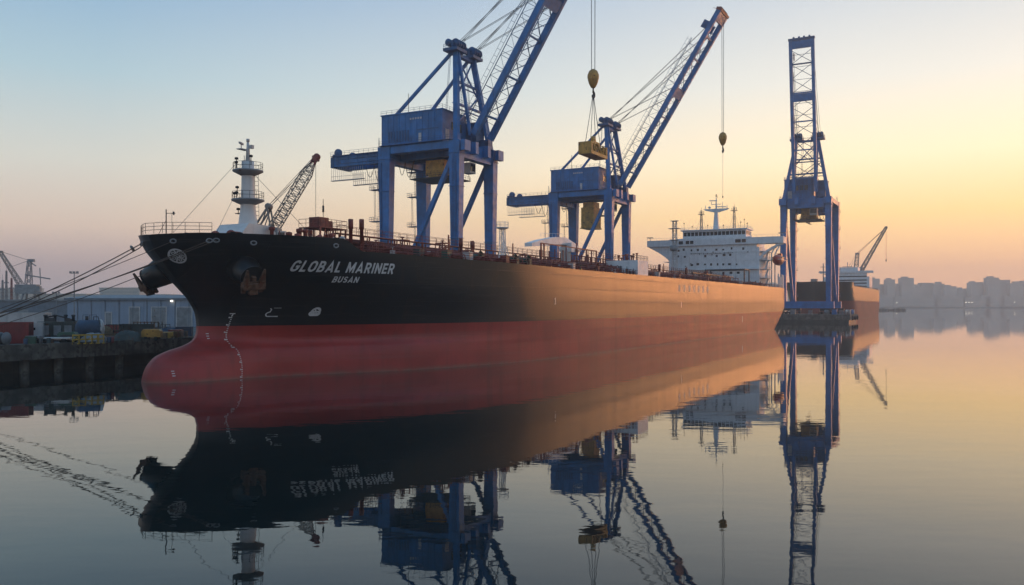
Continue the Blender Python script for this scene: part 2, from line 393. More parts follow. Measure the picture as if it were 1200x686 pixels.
HULL = hull_mat('tanker_hull', 7.06, (.004,.006,.009), (.34,.036,.030))
def make_hull(parent, m):
    lv = [-4,-2,-.6,0,.5,1,1.5,2,2.5,3,3.3,3.6,3.8,4,4.2,4.4,4.6,4.8,5.1,5.5,6,6.6,7.2,8,9,10,11,12,13,14]; up = [.2,.4,.6,.8,1]
    xs = [0,.12,.3,.55,.9,1.3,1.8,2.4,3.1,4,5,6,7,8,9.5,11,12.5,14,16,18,19.6,20.2,20.9,21.8,22.5,23.3,25,27.5,30,34,38,43,48,54,60,70,80,95]
    xs += list(range(110, 255, 15)); NF = 20
    grid = []
    for k in range(len(lv)+len(up)):
        row = []
        for j in range(len(xs)+NF):
            x = xs[j] if j < len(xs) else 245
            zt = deck_top(s_of(x, 18.9)); z = lv[k] if k < len(lv) else 14+(zt-14)*up[k-len(lv)]
            e = stern(300, z)[1]
            s = s_of(x, z) if j < len(xs) else 245+(e-245)*math.sin(math.pi/2*(j-len(xs)+1)/NF)
            row.append((s, B(s, z) if x > 0 else 0, z))
        grid.append(row)
    mb = MB(); n = len(grid[0]); K = len(grid)
    for sg in (1, -1):
        vs = [S(s, sg*b_, z) for row in grid for s, b_, z in row]
        fs = [(k*n+j, k*n+j+1, (k+1)*n+j+1, (k+1)*n+j) for k in range(K-1) for j in range(n-1)]
        mb.add(vs, [f if sg < 0 else f[::-1] for f in fs], True)
    # transom
    col_ = [r[-1] for r in grid]
    vs = [S(*p) for p in col_]+[S(p[0],-p[1],p[2]) for p in col_]
    mb.add(vs, [(k,k+1,K+k+1,K+k) for k in range(K-1)])
    o = mb.build('hull', m, parent)
    bm = bmesh.new(); bm.from_mesh(o.data); bmesh.ops.remove_doubles(bm, verts=bm.verts, dist=.0005)
    bmesh.ops.dissolve_degenerate(bm, edges=bm.edges, dist=.0004); bmesh.ops.recalc_face_normals(bm, faces=bm.faces)
    for e in bm.edges:
        if len(e.link_faces) == 2 and e.calc_face_angle(0) > R(40): e.smooth = False
    bm.to_mesh(o.data); bm.free()
    return o
hull = make_hull(ship, HULL)
def edge(s, sg, inset=.12): return sg*max(0, B(s, deck_top(s)-.05)-inset)
def deck_strip(s_list, z, inset=.1):
    vs = []
    for s in s_list: b_ = max(.02, B(s, z)-inset); vs += [S(s,b_,z), S(s,-b_,z)]
    return vs, [(2*i,2*i+1,2*i+3,2*i+2) for i in range(len(s_list)-1)]
MB().add(*deck_strip([23.5,27,32,40,50,60,80,150,250,283,295,303,308.5], 16.8)).build('main_deck', REDPIPE, ship, auto=True)
MB().add(*deck_strip([2.2,3,4,6,9,13,17,20.6,23.4], 18.0)).build('forecastle_deck', REDPIPE, ship, auto=True)
MB().add([S(23.4,15,16.7),S(23.4,-15,16.7),S(23.4,-15,18),S(23.4,15,18)], [(0,1,2,3)]).build('forecastle_bulkhead', REDPIPE, ship)

# markings painted on the shell: flat shapes laid on the plating
def decal(name, polys, m=MARK, off=.035, sg=1, parent=ship, maxe=.35):
    bm = bmesh.new()
    for pi_, (vs, fs) in enumerate(polys):
        bv = [bm.verts.new((v[0], pi_*.0025, v[1])) for v in vs]
        for f in fs:
            try: bm.faces.new([bv[i] for i in f])
            except ValueError: pass
    for _ in range(4):
        es = [e for e in bm.edges if e.calc_length() > maxe]
        if not es: break
        bmesh.ops.subdivide_edges(bm, edges=es, cuts=1)
    bmesh.ops.triangulate(bm, faces=bm.faces)
    for v in bm.verts: s, z, h_ = v.co.x, v.co.z, v.co.y; v.co = S(s, sg*(B(s, z)+off+h_), z)
    me = bpy.data.meshes.new(name); bm.to_mesh(me); bm.free(); me.materials.append(m)
    o = bpy.data.objects.new(name, me); C.objects.link(o); o.parent = parent; return o
def text_poly(txt, cx, cz, width, height, shear=.12, bold=.018):
    cu = bpy.data.curves.new('t', 'FONT'); cu.body = txt; cu.align_x = 'CENTER'; cu.shear = shear; cu.offset = bold; cu.size = 1; cu.space_character = 1.12
    o = bpy.data.objects.new('t', cu); C.objects.link(o); bpy.context.view_layer.update()
    me = bpy.data.meshes.new_from_object(o.evaluated_get(bpy.context.evaluated_depsgraph_get()))
    vs = [tuple(v.co) for v in me.vertices]; fs = [tuple(p.vertices) for p in me.polygons]
    x0, x1 = min(v[0] for v in vs), max(v[0] for v in vs); y0, y1 = min(v[1] for v in vs), max(v[1] for v in vs)
    bpy.data.objects.remove(o); bpy.data.meshes.remove(me); bpy.data.curves.remove(cu)
    return [(cx+((v[0]-x0)/(x1-x0)-.5)*width, cz+((v[1]-y0)/(y1-y0)-.5)*height) for v in vs], fs
LETTER = mat('lettering_white', (.62,.64,.65), .55, var=.14, scale=1.5)
def stroke(pts, th, closed=False):
    n = len(pts); vs = []
    for i in range(n):
        p = pts[i]; a = pts[(i-1) % n] if closed or i else p; c = pts[(i+1) % n] if closed or i < n-1 else p
        d1 = (p[0]-a[0], p[1]-a[1]); d2 = (c[0]-p[0], c[1]-p[1])
        nr = lambda d: (-d[1]/math.hypot(*d), d[0]/math.hypot(*d)) if math.hypot(*d) > 1e-9 else None
        n1, n2 = nr(d1), nr(d2); n1 = n1 or n2; n2 = n2 or n1
        m = (n1[0]+n2[0], n1[1]+n2[1]); k = 2/max(.5, m[0]**2+m[1]**2)
        m = (m[0]*k*th/2, m[1]*k*th/2); vs += [(p[0]+m[0],p[1]+m[1]), (p[0]-m[0],p[1]-m[1])]
    k = n if closed else n-1
    return vs, [(2*i, 2*i+1, (2*i+3) % (2*n), (2*i+2) % (2*n)) for i in range(k)]
def arcp(cx, cy, rx, ry, a0, a1, n=7): return [(cx+rx*math.cos(R(a0+(a1-a0)*i/n)), cy+ry*math.sin(R(a0+(a1-a0)*i/n))) for i in range(n+1)]
def glyph(ch):
    T = .19; h = T/2; lo, hi = h, 1-h
    if ch == 'I': return .19, [([(h,0),(h,1)], 0)]
    if ch == 'L': return .52, [([(h,1),(h,lo),(.52,lo)], 0)]
    if ch == 'E': return .55, [([(.55,hi),(h,hi),(h,lo),(.55,lo)], 0), ([(T,.5),(.5,.5)], 0)]
    if ch == 'A': return .78, [([(.09,0),(.39,.92),(.69,0)], 0), ([(.2,.27),(.58,.27)], 0)]
    if ch == 'N': return .68, [([(h,0),(h,1)], 0), ([(.59,0),(.59,1)], 0), ([(.1,.93),(.58,.07)], 0)]
    if ch == 'M': return .84, [([(h,0),(h,1)], 0), ([(.75,0),(.75,1)], 0), ([(.1,.94),(.42,.2),(.74,.94)], 0)]
    if ch == 'O': return .70, [(arcp(.35,.65,.255,.255,0,180)+arcp(.35,.35,.255,.255,180,360), 1)]
    if ch == 'U': return .66, [([(h,1)]+arcp(.33,.33,.235,.235,180,360)+[(.565,1)], 0)]
    if ch == 'G': return .70, [(arcp(.35,.65,.255,.255,20,180)+arcp(.35,.35,.255,.255,180,360)+[(.605,.46),(.38,.46)], 0)]
    if ch == 'B': return .64, [([(h,lo)]+arcp(.36,.30,.185,.205,-90,90)+[(h,.505)], 0), ([(h,hi)]+arcp(.34,.71,.175,.195,90,-90)+[(h,.515)], 0), ([(h,0),(h,1)], 0)]
    if ch == 'R': return .66, [([(h,hi)]+arcp(.35,.68,.20,.225,90,-90)+[(h,.455)], 0), ([(h,0),(h,1)], 0), ([(.33,.46),(.57,0)], 0)]
    if ch == 'S': return .62, [(arcp(.31,.70,.21,.205,20,270)+arcp(.31,.29,.21,.205,90,-160), 0)]
    return .3, []
def lettering(txt, x0, z0, height, width, shear=.08):
    gl = [glyph(c) for c in txt]; gap = .15; tot = sum(g[0] for g in gl)+gap*(len(gl)-1); kx_ = width/tot; out = []; x = 0
    for w_, st_ in gl:
        for pts, cl in st_:
            vs, fs = stroke(pts, .19, bool(cl)); out.append(([(x0+(x+v[0]+shear*v[1])*kx_, z0+v[1]*height) for v in vs], fs))
        x += w_+gap
    return out
decal('ship_name', lettering('GLOBAL MARINER', 14.75, 14.46, 1.5, 14.6), LETTER)
decal('home_port', lettering('BUSAN', 20.75, 13.08, .85, 3.55), LETTER)
def ring(cx, cz, r0, r1, a0=0, a1=2*math.pi, n=40, ky=1):
    vs = []
    for i in range(n+1):
        a = a0+(a1-a0)*i/n; vs += [(cx+r0*math.cos(a), cz+r0*ky*math.sin(a)), (cx+r1*math.cos(a), cz+r1*ky*math.sin(a))]
    return vs, [(2*i,2*i+1,2*i+3,2*i+2) for i in range(n)]
def seg(x0, z0, x1, z1, w):
    L = math.hypot(x1-x0, z1-z0); nx, nz_ = -(z1-z0)/L*w/2, (x1-x0)/L*w/2
    return [(x0+nx,z0+nz_),(x0-nx,z0-nz_),(x1-nx,z1-nz_),(x1+nx,z1+nz_)], [(0,1,2,3)]
# bow crest: pale roundel with a spoked, petalled device, laid out in the plane of the flare
ex, ez = 3.75, 16.22
bs_, bz_ = (B(ex+.3,ez)-B(ex-.3,ez))/.6, (B(ex,ez+.3)-B(ex,ez-.3))/.6
nn = Vector((-bs_, 1, -bz_)).normalized(); TT = Vector((1, bs_, 0)).normalized(); VV = (Vector((0,0,1))-nn*nn.z).normalized()
cz_ = lambda P: ([(ex+v[0]*TT.x+v[1]*VV.x, ez+v[1]*VV.z) for v in P[0]], P[1])
crest = [cz_(ring(0, 0, .95, 1.2))]
for i in range(5):
    a = R(90+72*i+14); crest += [cz_(seg(.28*math.cos(a), .28*math.sin(a), .97*math.cos(a), .97*math.sin(a), .2)),
        cz_(ring(.64*math.cos(a+.63), .64*math.sin(a+.63), .11, .25, n=16))]
crest.append(cz_(ring(0, 0, .10, .34, n=24)))
decal('bow_crest', crest, LETTER, off=.05, maxe=.2)
# bulbous bow symbol, thruster symbol
decal('bulb_symbol', [seg(15.55,9.45,15.75,9.3,.12), seg(15.75,9.3,15.7,9.0,.13), seg(15.75,8.98,15.45,8.85,.13), ring(15.62,8.62,.22,.35,R(100),R(270),14),
    seg(15.62,8.335,16.75,8.335,.13), seg(15.9,9.5,16.75,9.5,.05)], LETTER)
decal('thruster_symbol', [ring(21.0,8.98,.34,.62,n=28), ring(20.6,8.72,.17,.36,n=20), ring(21.32,8.72,.17,.36,n=20), seg(20.5,9.0,21.5,9.0,.16), seg(20.75,9.4,21.25,8.6,.16), seg(20.5,8.45,21.4,8.45,.2)], LETTER)
dm = []
for i in range(34):
    z = .2+i*.25; k = x_of(11.55, z); s = 11.62+.15*math.sin(z*.9)
    if i % 4 == 0: dm += [seg(s-.26,z,s+.1,z,.11), seg(s-.2,z+.12,s-.2,z-.02,.08)]
    else: dm.append(seg(s-.06,z,s+.09,z,.085))
dm += [seg(11.5,8.75,12.05,8.75,.1), seg(11.85,8.75,11.75,8.35,.1)]
decal('draught_scale', dm, MARK)
decal('draught_scale', [seg(9.5+.02*i, 5.4+i*.32, 9.75+.02*i, 5.4+i*.32, .09) for i in range(3)], MARK)
decal('draught_scale', [seg(2.6, .9+i*.3, 2.9, .9+i*.3, .09) for i in range(3)], MARK)
o1 = decal('tug_mark', [seg(70.6,10.1,70.6,11.25,.26), seg(70.25,10.95,70.6,11.2,.2), seg(70.3,10.08,70.9,10.08,.14)], MARK)
for i in range(7): decal('tug_mark', [seg(146.6+i*4.6,13.4,146.6+i*4.6,15.2,.95)]+([seg(147+i*4.6,14.3,148+i*4.6,14.3,.2)] if i in (2,6) else []), MARK, maxe=3)
decal('tug_mark', [seg(148.4,9.2,148.4,10.7,.55)], MARK)
decal('tug_mark', [seg(218,4,218,6,.6)], MARK)

# anchors in their bolsters, one each side
for sg in (1, -1):
    s_, z_ = 10.1, 15.0
    b_ = B(s_, z_); base = Vector(S(s_, sg*(b_-.9), z_)); out = Vector((-.30, -sg*.86, -.46)).normalized()
    bo = MB(); bo.path([base, base+out*1.6, base+out*3.0, base+out*3.35], [2.15,1.9,1.62,1.5], 20).path([base+out*3.3, base+out*3.42], [1.62,1.62], 20).build('anchor_bolster', HULL, ship)
    an = MB(); e = base+out*3.45
    dn = Vector((.1,0,-1)); dn = (dn-out*dn.dot(out)).normalized(); sd_ = out.cross(dn).normalized()
    an.bar(e-out*1.5, e+out*.5, .55, .55)
    an.bar(e+out*.45-sd_*1.5+dn*.9, e+out*.45+sd_*1.5+dn*.9, .8, .95, up=out)
    for k in (-1, 1):
        an.bar(e+out*.55+sd_*k*1.05+dn*1.0, e+out*.75+sd_*k*1.15-dn*1.5, 1.05, .5, up=out, w2=.25, h2=.2)
        an.bar(e+out*.45+sd_*k*1.2+dn*.9, e+out*.2+sd_*k*1.2+dn*2.0, .9, .6, up=out, w2=.5, h2=.3)
    an.bar(e+out*.2+dn*.4, e+out*.6+dn*2.1, 1.1, .7, up=out)
    an.build('anchor', RUSTY, ship, auto=True)

# fairleads: oval cast rings set in the bulwark
def fairlead(s, z, sg=1):
    b_ = B(s, z); n = Vector(S(s-.5, sg*B(s-.5,z), z))-Vector(S(s+.5, sg*B(s+.5,z), z)); n = Vector((0,0,1)).cross(n).normalized()*(-1 if sg > 0 else 1)
    if n.y*sg > 0: n = -n
    mb = MB(); c = Vector(S(s, sg*b_, z))+n*.08; tt = Vector((0,0,1)).cross(n)
    pts = [c+tt*.36*math.cos(a)+Vector((0,0,.25*math.sin(a))) for a in [2*math.pi*i/16 for i in range(17)]]
    mb.path(pts, .10, 6, False); mb.build('fairlead', GREY, ship); return c+n*.05
FL = {k: fairlead(*v) for k, v in dict(a=(2.7,18.05), b=(5.2,18.15), b2=(5.75,18.2), c=(9.3,18.0), d=(19.6,18.1)).items()}
FS = [fairlead(3.2,18.0,-1), fairlead(4.3,18.0,-1)]

# ---- forecastle: rail, jackstaff, windlass, foremast on its house
br_ = MB(); pts = [S(s, B(s,18.9)-.5, 19.1) for s in (2.0,2.6,3.4,4.4,5.4)]; pts2 = [S(s, -B(s,18.9)+.5, 19.1) for s in (5.4,4.0,2.6,2.0)]
br_.rail(pts2+pts, 1.35, 1.3, .04, 3); br_.build('bow_rail', STEEL, ship)
js = MB(); js.tube(S(2.9,1.2,18), S(2.9,1.2,22.2), .07, 6).tube(S(2.9,1.2,21.7), S(3.4,2.3,21.7), .04, 4).tube(S(3.2,1.9,19), S(3.2,1.9,21.7), .03, 4).tube(S(3.3,2.1,21.5), S(3.3,2.1,21.9), .12, 6)
js.tube(S(2.9,-.2,19.1), S(2.9,1.2,20.8), .04, 4).build('jackstaff', STEEL, ship)
for t in (-4.2, 4.2):
    wl = MB(); wl.lathe([(.2,-1.6),(.9,-1.55),(.9,-1.35),(.45,-1.3),(.45,1.3),(.9,1.35),(.9,1.55),(.2,1.6)], S(9.6,t,19.0), 14, 'y').box(S(9.6,t+2,18.8), (1.6,.8,1.7)).box(S(9.6,t-2,18.8), (1.6,.5,1.5)); wl.build('windlass', REDPIPE, ship, auto=True)
for s, t in ((8.2,7.5),(14.5,9.8),(17.5,11)):
    MB().lathe([(.34,18),(.34,19.3),(.42,19.35),(.42,19.45),(0,19.46)], S(s,t,0), 12).lathe([(.34,18),(.34,19.3),(.42,19.35),(.42,19.45),(0,19.46)], S(s+1.1,t,0), 12).build('bollard', STEEL, ship)
MX, MT = 17.6, .6
hs = MB(); hs.extrude([(MX-5.4,18.02),(MX+2.8,18.02),(MX+2.6,20.4),(MX+1.3,21.3),(MX-2.6,21.35)], 'y', -MT-2.8, -MT+2.8)
hs.build('mast_house', MASTW, ship, auto=True)
fm = MB(); fm.lathe([(1.5,20.6),(1.25,22.2),(1.06,24),(.92,27),(.88,30.6),(0,30.62)], S(MX,MT,0), 20)
mast = fm.build('foremast', MASTW, ship)
def platform(z, r0, r1, parent):
    mb = MB(); mb.lathe([(.9,z-.75),(r0,z-.12),(r0,z+.08),(.8,z+.1)], S(MX,MT,0), 18); mb.build('platform', GREY, parent, auto=True)
    rl = MB(); P = [(MX+r0*.96*math.cos(a), -MT+r0*.96*math.sin(a), z+.08) for a in [2*math.pi*i/14 for i in range(15)]]
    rl.rail(P, 1.05, 3, .035, 2); rl.build('platform_rail', STEEL, parent)
platform(25.0, 2.3, 0, mast); platform(29.2, 2.15, 0, mast)
tp = MB(); tp.tube(S(MX,MT,30.55), S(MX,MT,33.45), .35, 8, .16).box(S(MX-.5,MT-.5,32.25), (1.6,.9,.12)).tube(S(MX-.7,MT-.6,32.25), S(MX-.7,MT-.6,33.05), .07, 5).box(S(MX-.7,MT-.6,33.10), (1.5,.3,.25), .5)
tp.lathe([(0,33.35),(.24,33.40),(.24,33.80),(0,33.85)], S(MX,MT,0), 10).tube(S(MX-.9,MT+.2,30.55), S(MX-.9,MT+.2,31.25), .05, 5).box(S(MX+.2,MT+.5,32.65), (.5,.5,.5)); tp.build('masthead', PALEPAINT, mast)
lt = MB()
for z, t, x in ((25.85,-1.7,-.9),(26.75,-1.6,-.5),(25.85,-.9,-1.3),(30.35,-1.7,-.6),(30.95,1.4,-.8),(30.65,-.6,-1.6),(23.6,-1.5,-.4)):
    lt.tube(S(MX+x,MT+t,z-1.1 if z > 24 else z-.4), S(MX+x,MT+t,z), .06, 5).lathe([(0,z),(.26,z+.02),(.26,z+.28),(.12,z+.34),(0,z+.35)], S(MX+x,MT+t,0), 10)
lt.box(S(MX-.3,MT-1.3,23.1), (.9,1.0,.1)).build('navigation_light', STEEL, mast)
MB().ladder(S(MX+1.25,MT+.6,21), S(MX+1.05,MT+.6,29.05), .5, .04, (.7,-.7,0)).build('mast_ladder', STEEL, mast)
st = MB()
for p, q in ((S(3.3,2,19.2), S(MX-1.6,MT-.8,30)), (S(10,2,19), S(MX-1.6,MT-1,25.5)), (S(27,7,18), S(MX+1,MT+.6,28.5)), (S(26,-8,18), S(MX+1,MT-.6,28.5))): st.tube(p, q, .03, 4)
st.build('mast_stay', CABLE, ship)

# ---- main deck: pipes, catwalk, manifold, vents, rails
def posts(mb, s0_, s1_, step, ts, z0, z1, w=.16):
    s = s0_
    while s <= s1_:
        for t in ts: mb.box(S(s,t,(z0+z1)/2), (w,w,z1-z0))
        s += step
pr_ = MB()
for t, z, r in ((3.6,20.3,.34),(2.6,20.3,.34),(1.6,20.3,.30),(.6,20.25,.26),(-.8,20.3,.34),(-2,20.3,.34),(4.4,20.0,.22),(3,19.3,.25),(1,19.3,.25),(5.2,19.2,.2)):
    pr_.path([S(33,t,z), S(262,t,z)], r, 8)
posts(pr_, 34, 262, 5.7, (-2.6, .2, 4.9), 16.8, 20.9)
s = 34
while s < 262: pr_.box(S(s,1.1,19.95), (.2,8.2,.2)).box(S(s,1.1,19.0), (.2,8.2,.16)); s += 5.7
pr_.build('pipe_rack', REDPIPE, ship)
ct = MB(); ct.bb(31, 262, -5.9, -4.5, 21.0, 21.12); posts(ct, 31.5, 262, 7.6, (4.6, 5.8), 16.8, 21.0, .18)
catw = ct.build('catwalk', REDPIPE, ship)
cr = MB(); cr.rail([S(31,5.9,21.1), S(262,5.9,21.1)], 1.15, 2.3, .045, 2).rail([S(31,4.5,21.1), S(262,4.5,21.1)], 1.15, 2.3, .04, 2); cr.build('catwalk_rail', REDPIPE, catw)
for t, z, r in ((7.2,19.6,.2),(8.0,19.6,.24),(8.9,19.5,.2),(11.2,18.9,.3)):
    MB().path([S(36,t,z), S(90,t,z), S(92,t-.5,z+.5), S(258,t-.5,z+.5)], r, 7).build('deck_pipe', REDPIPE, ship)
for s in range(38, 258, 8): MB().bar(S(s,6.8,19.3), S(s,11.8,19.3), .16).bar(S(s,7,16.8), S(s,7,19.3), .2).bar(S(s,11.6,16.8), S(s,11.6,20.4 if s%3 else 22.2), .2).build('pipe_support', REDPIPE, ship)
dp = MB(); rr0 = random.Random(8)
for t, z, r in ((13.5,18.0,.26),(14.4,18.0,.26),(15.2,17.9,.2),(17.6,17.7,.24),(19.4,17.6,.16)):
    dp.path([S(34 if t < 15 else 46,t,z), S(283,t,z)], r, 6)
posts(dp, 36, 280, 6.1, (13, 15.6), 16.8, 18.3, .14); posts(dp, 48, 280, 6.1, (17.6, 19.4), 16.8, 17.8, .14)
for s in range(36, 280, 3):
    t = min(22.5, B(s,16.8)-1.2); h = rr0.uniform(.5,1.7); dp.tube(S(s,t-rr0.uniform(0,3),16.8), S(s,t-rr0.uniform(0,3),16.9+h), .08, 5)
    if s % 2: dp.path([S(s,6,18.3), S(s,12,18.3), S(s,t-1,18.0), S(s,t-.6,16.9)], .11, 6)
dp.build('cargo_line', REDPIPE, ship)
for sg, nm in ((1,'port'),(-1,'starboard')):
    mb = MB(); sl = [23.8,27,31,36,42,48,54,60,70,90]+list(range(110,290,20))+[288,296]
    mb.rail([S(s, sg*(B(s,deck_top(s))-.35), deck_top(s)-.1) for s in sl], 1.15, 2.0 if sg > 0 else 6, .055, 3)
    mb.build('deck_rail', REDPIPE, ship)
# winches, ventilators and lockers crowded at the after end of the forecastle
rf = random.Random(14)
for i in range(22):
    s = rf.uniform(18.2,25.5); t = rf.uniform(2, min(12.5, B(s,17)-2.5)); z = 18 if s < 23.2 else 16.8; k = i % 3; m_ = MB(); h = rf.uniform(1.2,2.6)
    if k == 0: m_.lathe([(.28,0),(.28,h),(.45,h+.1),(.45,h+.5),(0,h+.6)], S(s,t,z), 10); m_.build('ventilator', REDPIPE, ship)
    elif k == 1: m_.box(S(s,t,z+h*.4), (rf.uniform(.8,1.6),rf.uniform(.7,1.3),h*.8), rf.uniform(0,1)); m_.tube(S(s,t,z), S(s,t,z+h+.6), .08, 5); m_.build('deck_locker', rf.choice([REDPIPE,REDPIPE,PALEPAINT,DGREEN]), ship)
    else: m_.lathe([(.8,-.7),(.85,-.6),(.4,-.55),(.4,.55),(.85,.6),(.8,.7)], S(s,t,z+1.1), 12, 'y').box(S(s,t+.95,z+.7), (1.1,.4,1.4)); m_.build('mooring_winch', REDPIPE, ship, auto=True)
# platform with tanks and vents abaft the forecastle
pf = MB(); pf.bb(26.2, 32.4, -6.6, -2.4, 21.55, 21.7); posts(pf, 26.4, 32.3, 2.95, (2.6, 6.4), 16.8, 21.6, .22)
for i in range(5): pf.bar(S(26.4+1.4*i,6.4,17), S(27.6+1.2*i if i < 4 else 29,6.4,21.5), .14)
pfo = pf.build('deck_platform', REDPIPE, ship)
MB().rail([S(26.2,2.4,21.7), S(26.2,6.6,21.7), S(32.4,6.6,21.7), S(32.4,2.4,21.7)], 1.2, 1.2, .045, 2).build('platform_rail', REDPIPE, pfo)
for s, t in ((27.4,7.6),(29.8,7.8)): MB().lathe([(.5,16.8),(.5,19.8),(.42,20.2),(.2,20.4),(0,20.42)], S(s,t,0), 12).build('deck_tank', PALEPAINT, ship)
MB().box(S(28.2,4.6,22.5), (2.2,2,1.5)).box(S(30.4,4.2,22.3), (1.2,1.4,1.2)).build('winch', REDPIPE, pfo)
MB().tube(S(29.3,4.5,21.7), S(29.3,4.5,26.2), .05, 5).tube(S(29.3,4.5,24.2), S(29.3,4.5,25.2), .16, 6).build('vent_mast', STEEL, pfo)
v0 = None
for s, t, z in ((32.2,7.5,23.2),(34.0,8.2,23.3),(36,-4,22.8),(64,8,22.4),(66.5,9,22.0),(96,9,22),(122,9,22.3),(150,9,22.4),(178,9,22.2),(206,9,22.2),(232,9,22.2)):
    mb = MB(); mb.lathe([(.30,16.8),(.30,z-1.5),(.40,z-1.5),(.40,z),(.3,z+.05),(0,z+.06)], S(s,t,0), 10); mb.build('vent_pipe', REDPIPE, ship)
# hatches, valves and lockers along the deck edge
valve = MB().tube((0,0,0), (0,0,1.25), .07, 5).lathe([(.3,1.2),(.36,1.25),(.3,1.3)], (0,0,0), 12).box((0,0,.35), (.7,.45,.7)).build('valve', RED, ship)
hatch = MB().lathe([(.75,0),(.75,.9),(.9,.92),(.9,1.05),(0,1.2)], (0,0,0), 14).build('tank_hatch', REDPIPE, ship)
locker = MB().box((0,0,.75), (1.6,1.1,1.5)).box((0,0,1.53), (1.75,1.25,.08)).build('deck_locker', PALEPAINT, ship)
drum = MB().lathe([(.9,-1.0),(.95,-.95),(.45,-.9),(.45,.9),(.95,.95),(.9,1)], (0,0,1.2), 14, 'y').box((0,1.3,.8), (1.2,.5,1.6)).box((0,-1.3,.7), (.9,.3,1.4)).build('mooring_winch', GREEN, ship, auto=True)
first = {}
def put(src, s, t, z, rz=0, m=None):
    if src not in first: first[src] = 1; src.location = S(s,t,z); src.rotation_euler = (0,0,rz); o = src
    else: o = inst(src, ship, S(s,t,z), rz)
    if m and m.name != src.active_material.name: o.material_slots[0].link = 'OBJECT'; o.material_slots[0].material = m
    return o
rr = random.Random(5)
for i in range(110):
    s = 30+i*2.1+rr.uniform(-1,1); zt = deck_top(s)-.1; put(valve, s, rr.uniform(15.9,17.2) if s < 55 else rr.uniform(16,22.6), zt, rr.uniform(0,3), rr.choice([RED, REDPIPE, REDPIPE, GREEN, PALEPAINT]))
for i in range(40): s = 38+i*5.6; put(hatch, s, min(21.2, B(s,16.8)-2.6), 16.8)
for s, t, m in ((37.5,16.6,DGREEN),(42.5,18.5,GREEN),(47,19.8,PALEPAINT),(56.5,21.5,REDPIPE),(84,21.8,PALEPAINT),(110.5,21,REDPIPE),(137,22,PALEPAINT),(158,21,REDPIPE),(190,21,REDPIPE),(228,22,PALEPAINT),(246,22,REDPIPE)): put(locker, s, t, deck_top(s)-.1, .1, m)
for s, t in ((50,19.5),(60.5,20.5),(64.5,21),(98,20.5),(186,20.5),(254,20.5),(262,20.5)): put(drum, s, t, 16.8, 0, GREEN if s < 70 else REDPIPE)
# deck stanchion frames, cross-overs and ladders that stand over the pipes
k0 = None
for i in range(46):
    s = 33.5+i*5.1+rr.uniform(-.8,.8)
    if k0 is None:
        m_ = MB()
        for x in (-.9,.9):
            for y in (-.7,.7): m_.bar((x,y,0),(x,y,2.7),.12)
            m_.bar((x,-.7,2.7),(x,.7,2.7),.12)
        for y in (-.7,.7): m_.bar((-.9,y,2.7),(.9,y,2.7),.12); m_.bar((-.9,y,1.5),(.9,y,1.5),.09)
        m_.bar((-.9,-.7,0),(.9,-.7,2.6),.07); m_.tube((0,0,0),(0,0,3.1),.13,6).tube((.5,.2,0),(.5,.2,2.2),.1,6).lathe([(.3,3.05),(.36,3.1),(.3,3.15)],(0,0,0),10)
        k0 = m_.build('valve_frame', REDPIPE, ship); o = k0
    else: o = inst(k0, ship, (0,0,0))
    o.location = S(s, min(B(s,16.8)-2.5, rr.uniform(9.5,20)), deck_top(s)-.1); o.rotation_euler = (0,0,rr.choice([0,math.pi/2]))
    o.scale = (1,1,rr.uniform(.7,1.25))
# white lattice light mast on deck
lm = MB(); ls, ltt = 62.0, 18.0
lm.frustum(S(ls,ltt,16.8), (3.4,2.6,.1), S(ls,ltt,18.3), (1.5,1.4,.1)); lm.lattice(S(ls,ltt,18), S(ls,ltt,23.7), .95, .7, .08, .04, 6, (1,0,0))
lm.bar(S(ls+2.8,ltt-.8,16.9), S(ls+.3,ltt,23.3), .12).bar(S(ls+2.2,ltt+.8,16.9), S(ls+.3,ltt+.2,21.5), .1)
lmo = lm.build('deck_light_mast', WHITE, ship)
MB().lathe([(.5,23.5),(1.15,23.75),(1.15,23.9),(0,23.9)], S(ls,ltt,0), 14).rail([(ls+1.1*math.cos(a), -ltt+1.1*math.sin(a), 23.9) for a in [i*.785 for i in range(9)]], .95, 3, .035, 2).build('mast_platform', WHITE, lmo)
MB().ladder(S(ls-.5,ltt+.4,18), S(ls-.4,ltt+.4,23.6), .45, .03).build('mast_ladder', WHITE, lmo)
# midship manifold with its hose crane
mf = MB(); m0 = 96
for s in range(m0, m0+25, 3):
    for t in (17, 11): mf.tube(S(s,t,16.8), S(s,t,rr.uniform(21,24.5) if t == 11 else 20.6), .16, 6)
for z in (19.3, 20.6): mf.tube(S(m0,17,z), S(m0+24,17,z), .12, 6)
for s in range(m0+2, m0+24, 4): mf.path([S(s,-10,18.8), S(s,18.5,18.8), S(s,19.8,18.6)], .32, 8); mf.lathe([(.5,-.1),(.5,.1)], S(s,20,18.6), 12, 'y')
mf.bar(S(m0-4,11,23.2), S(m0+27,11,23.2), .22)
for s in (m0-4, m0-2.5, m0+27): mf.bar(S(s,11,16.8), S(s,11,23.2), .3)
mf.build('manifold', REDPIPE, ship)
MB().rail([S(m0-3,18.5,20.7), S(m0+22,18.5,20.7)], 1.1, 1.5, .05, 2).build('manifold_rail', REDPIPE, ship)
hc = MB(); hc.lathe([(1.25,16.8),(1.25,22.6),(1.5,22.8),(1.5,23.8),(0,23.9)], S(m0+17.5,7,0), 16)
hco = hc.build('hose_crane', WHITE, ship)
jb = MB()
prof = [(-24,22.7),(-24,23.5),(-17,24.6),(-9,25.6),(-2,25.9),(4,24.9),(9,23.6),(9,23.1),(3,23.5),(-2,24.2),(-9,23.9),(-16,23.2)]
jb.extrude([(m0+17.5+a*.82, z) for a, z in prof][::-1], 'y', -7-.9, -7+.9); jb.build('jib', WHITE, hco, auto=True)
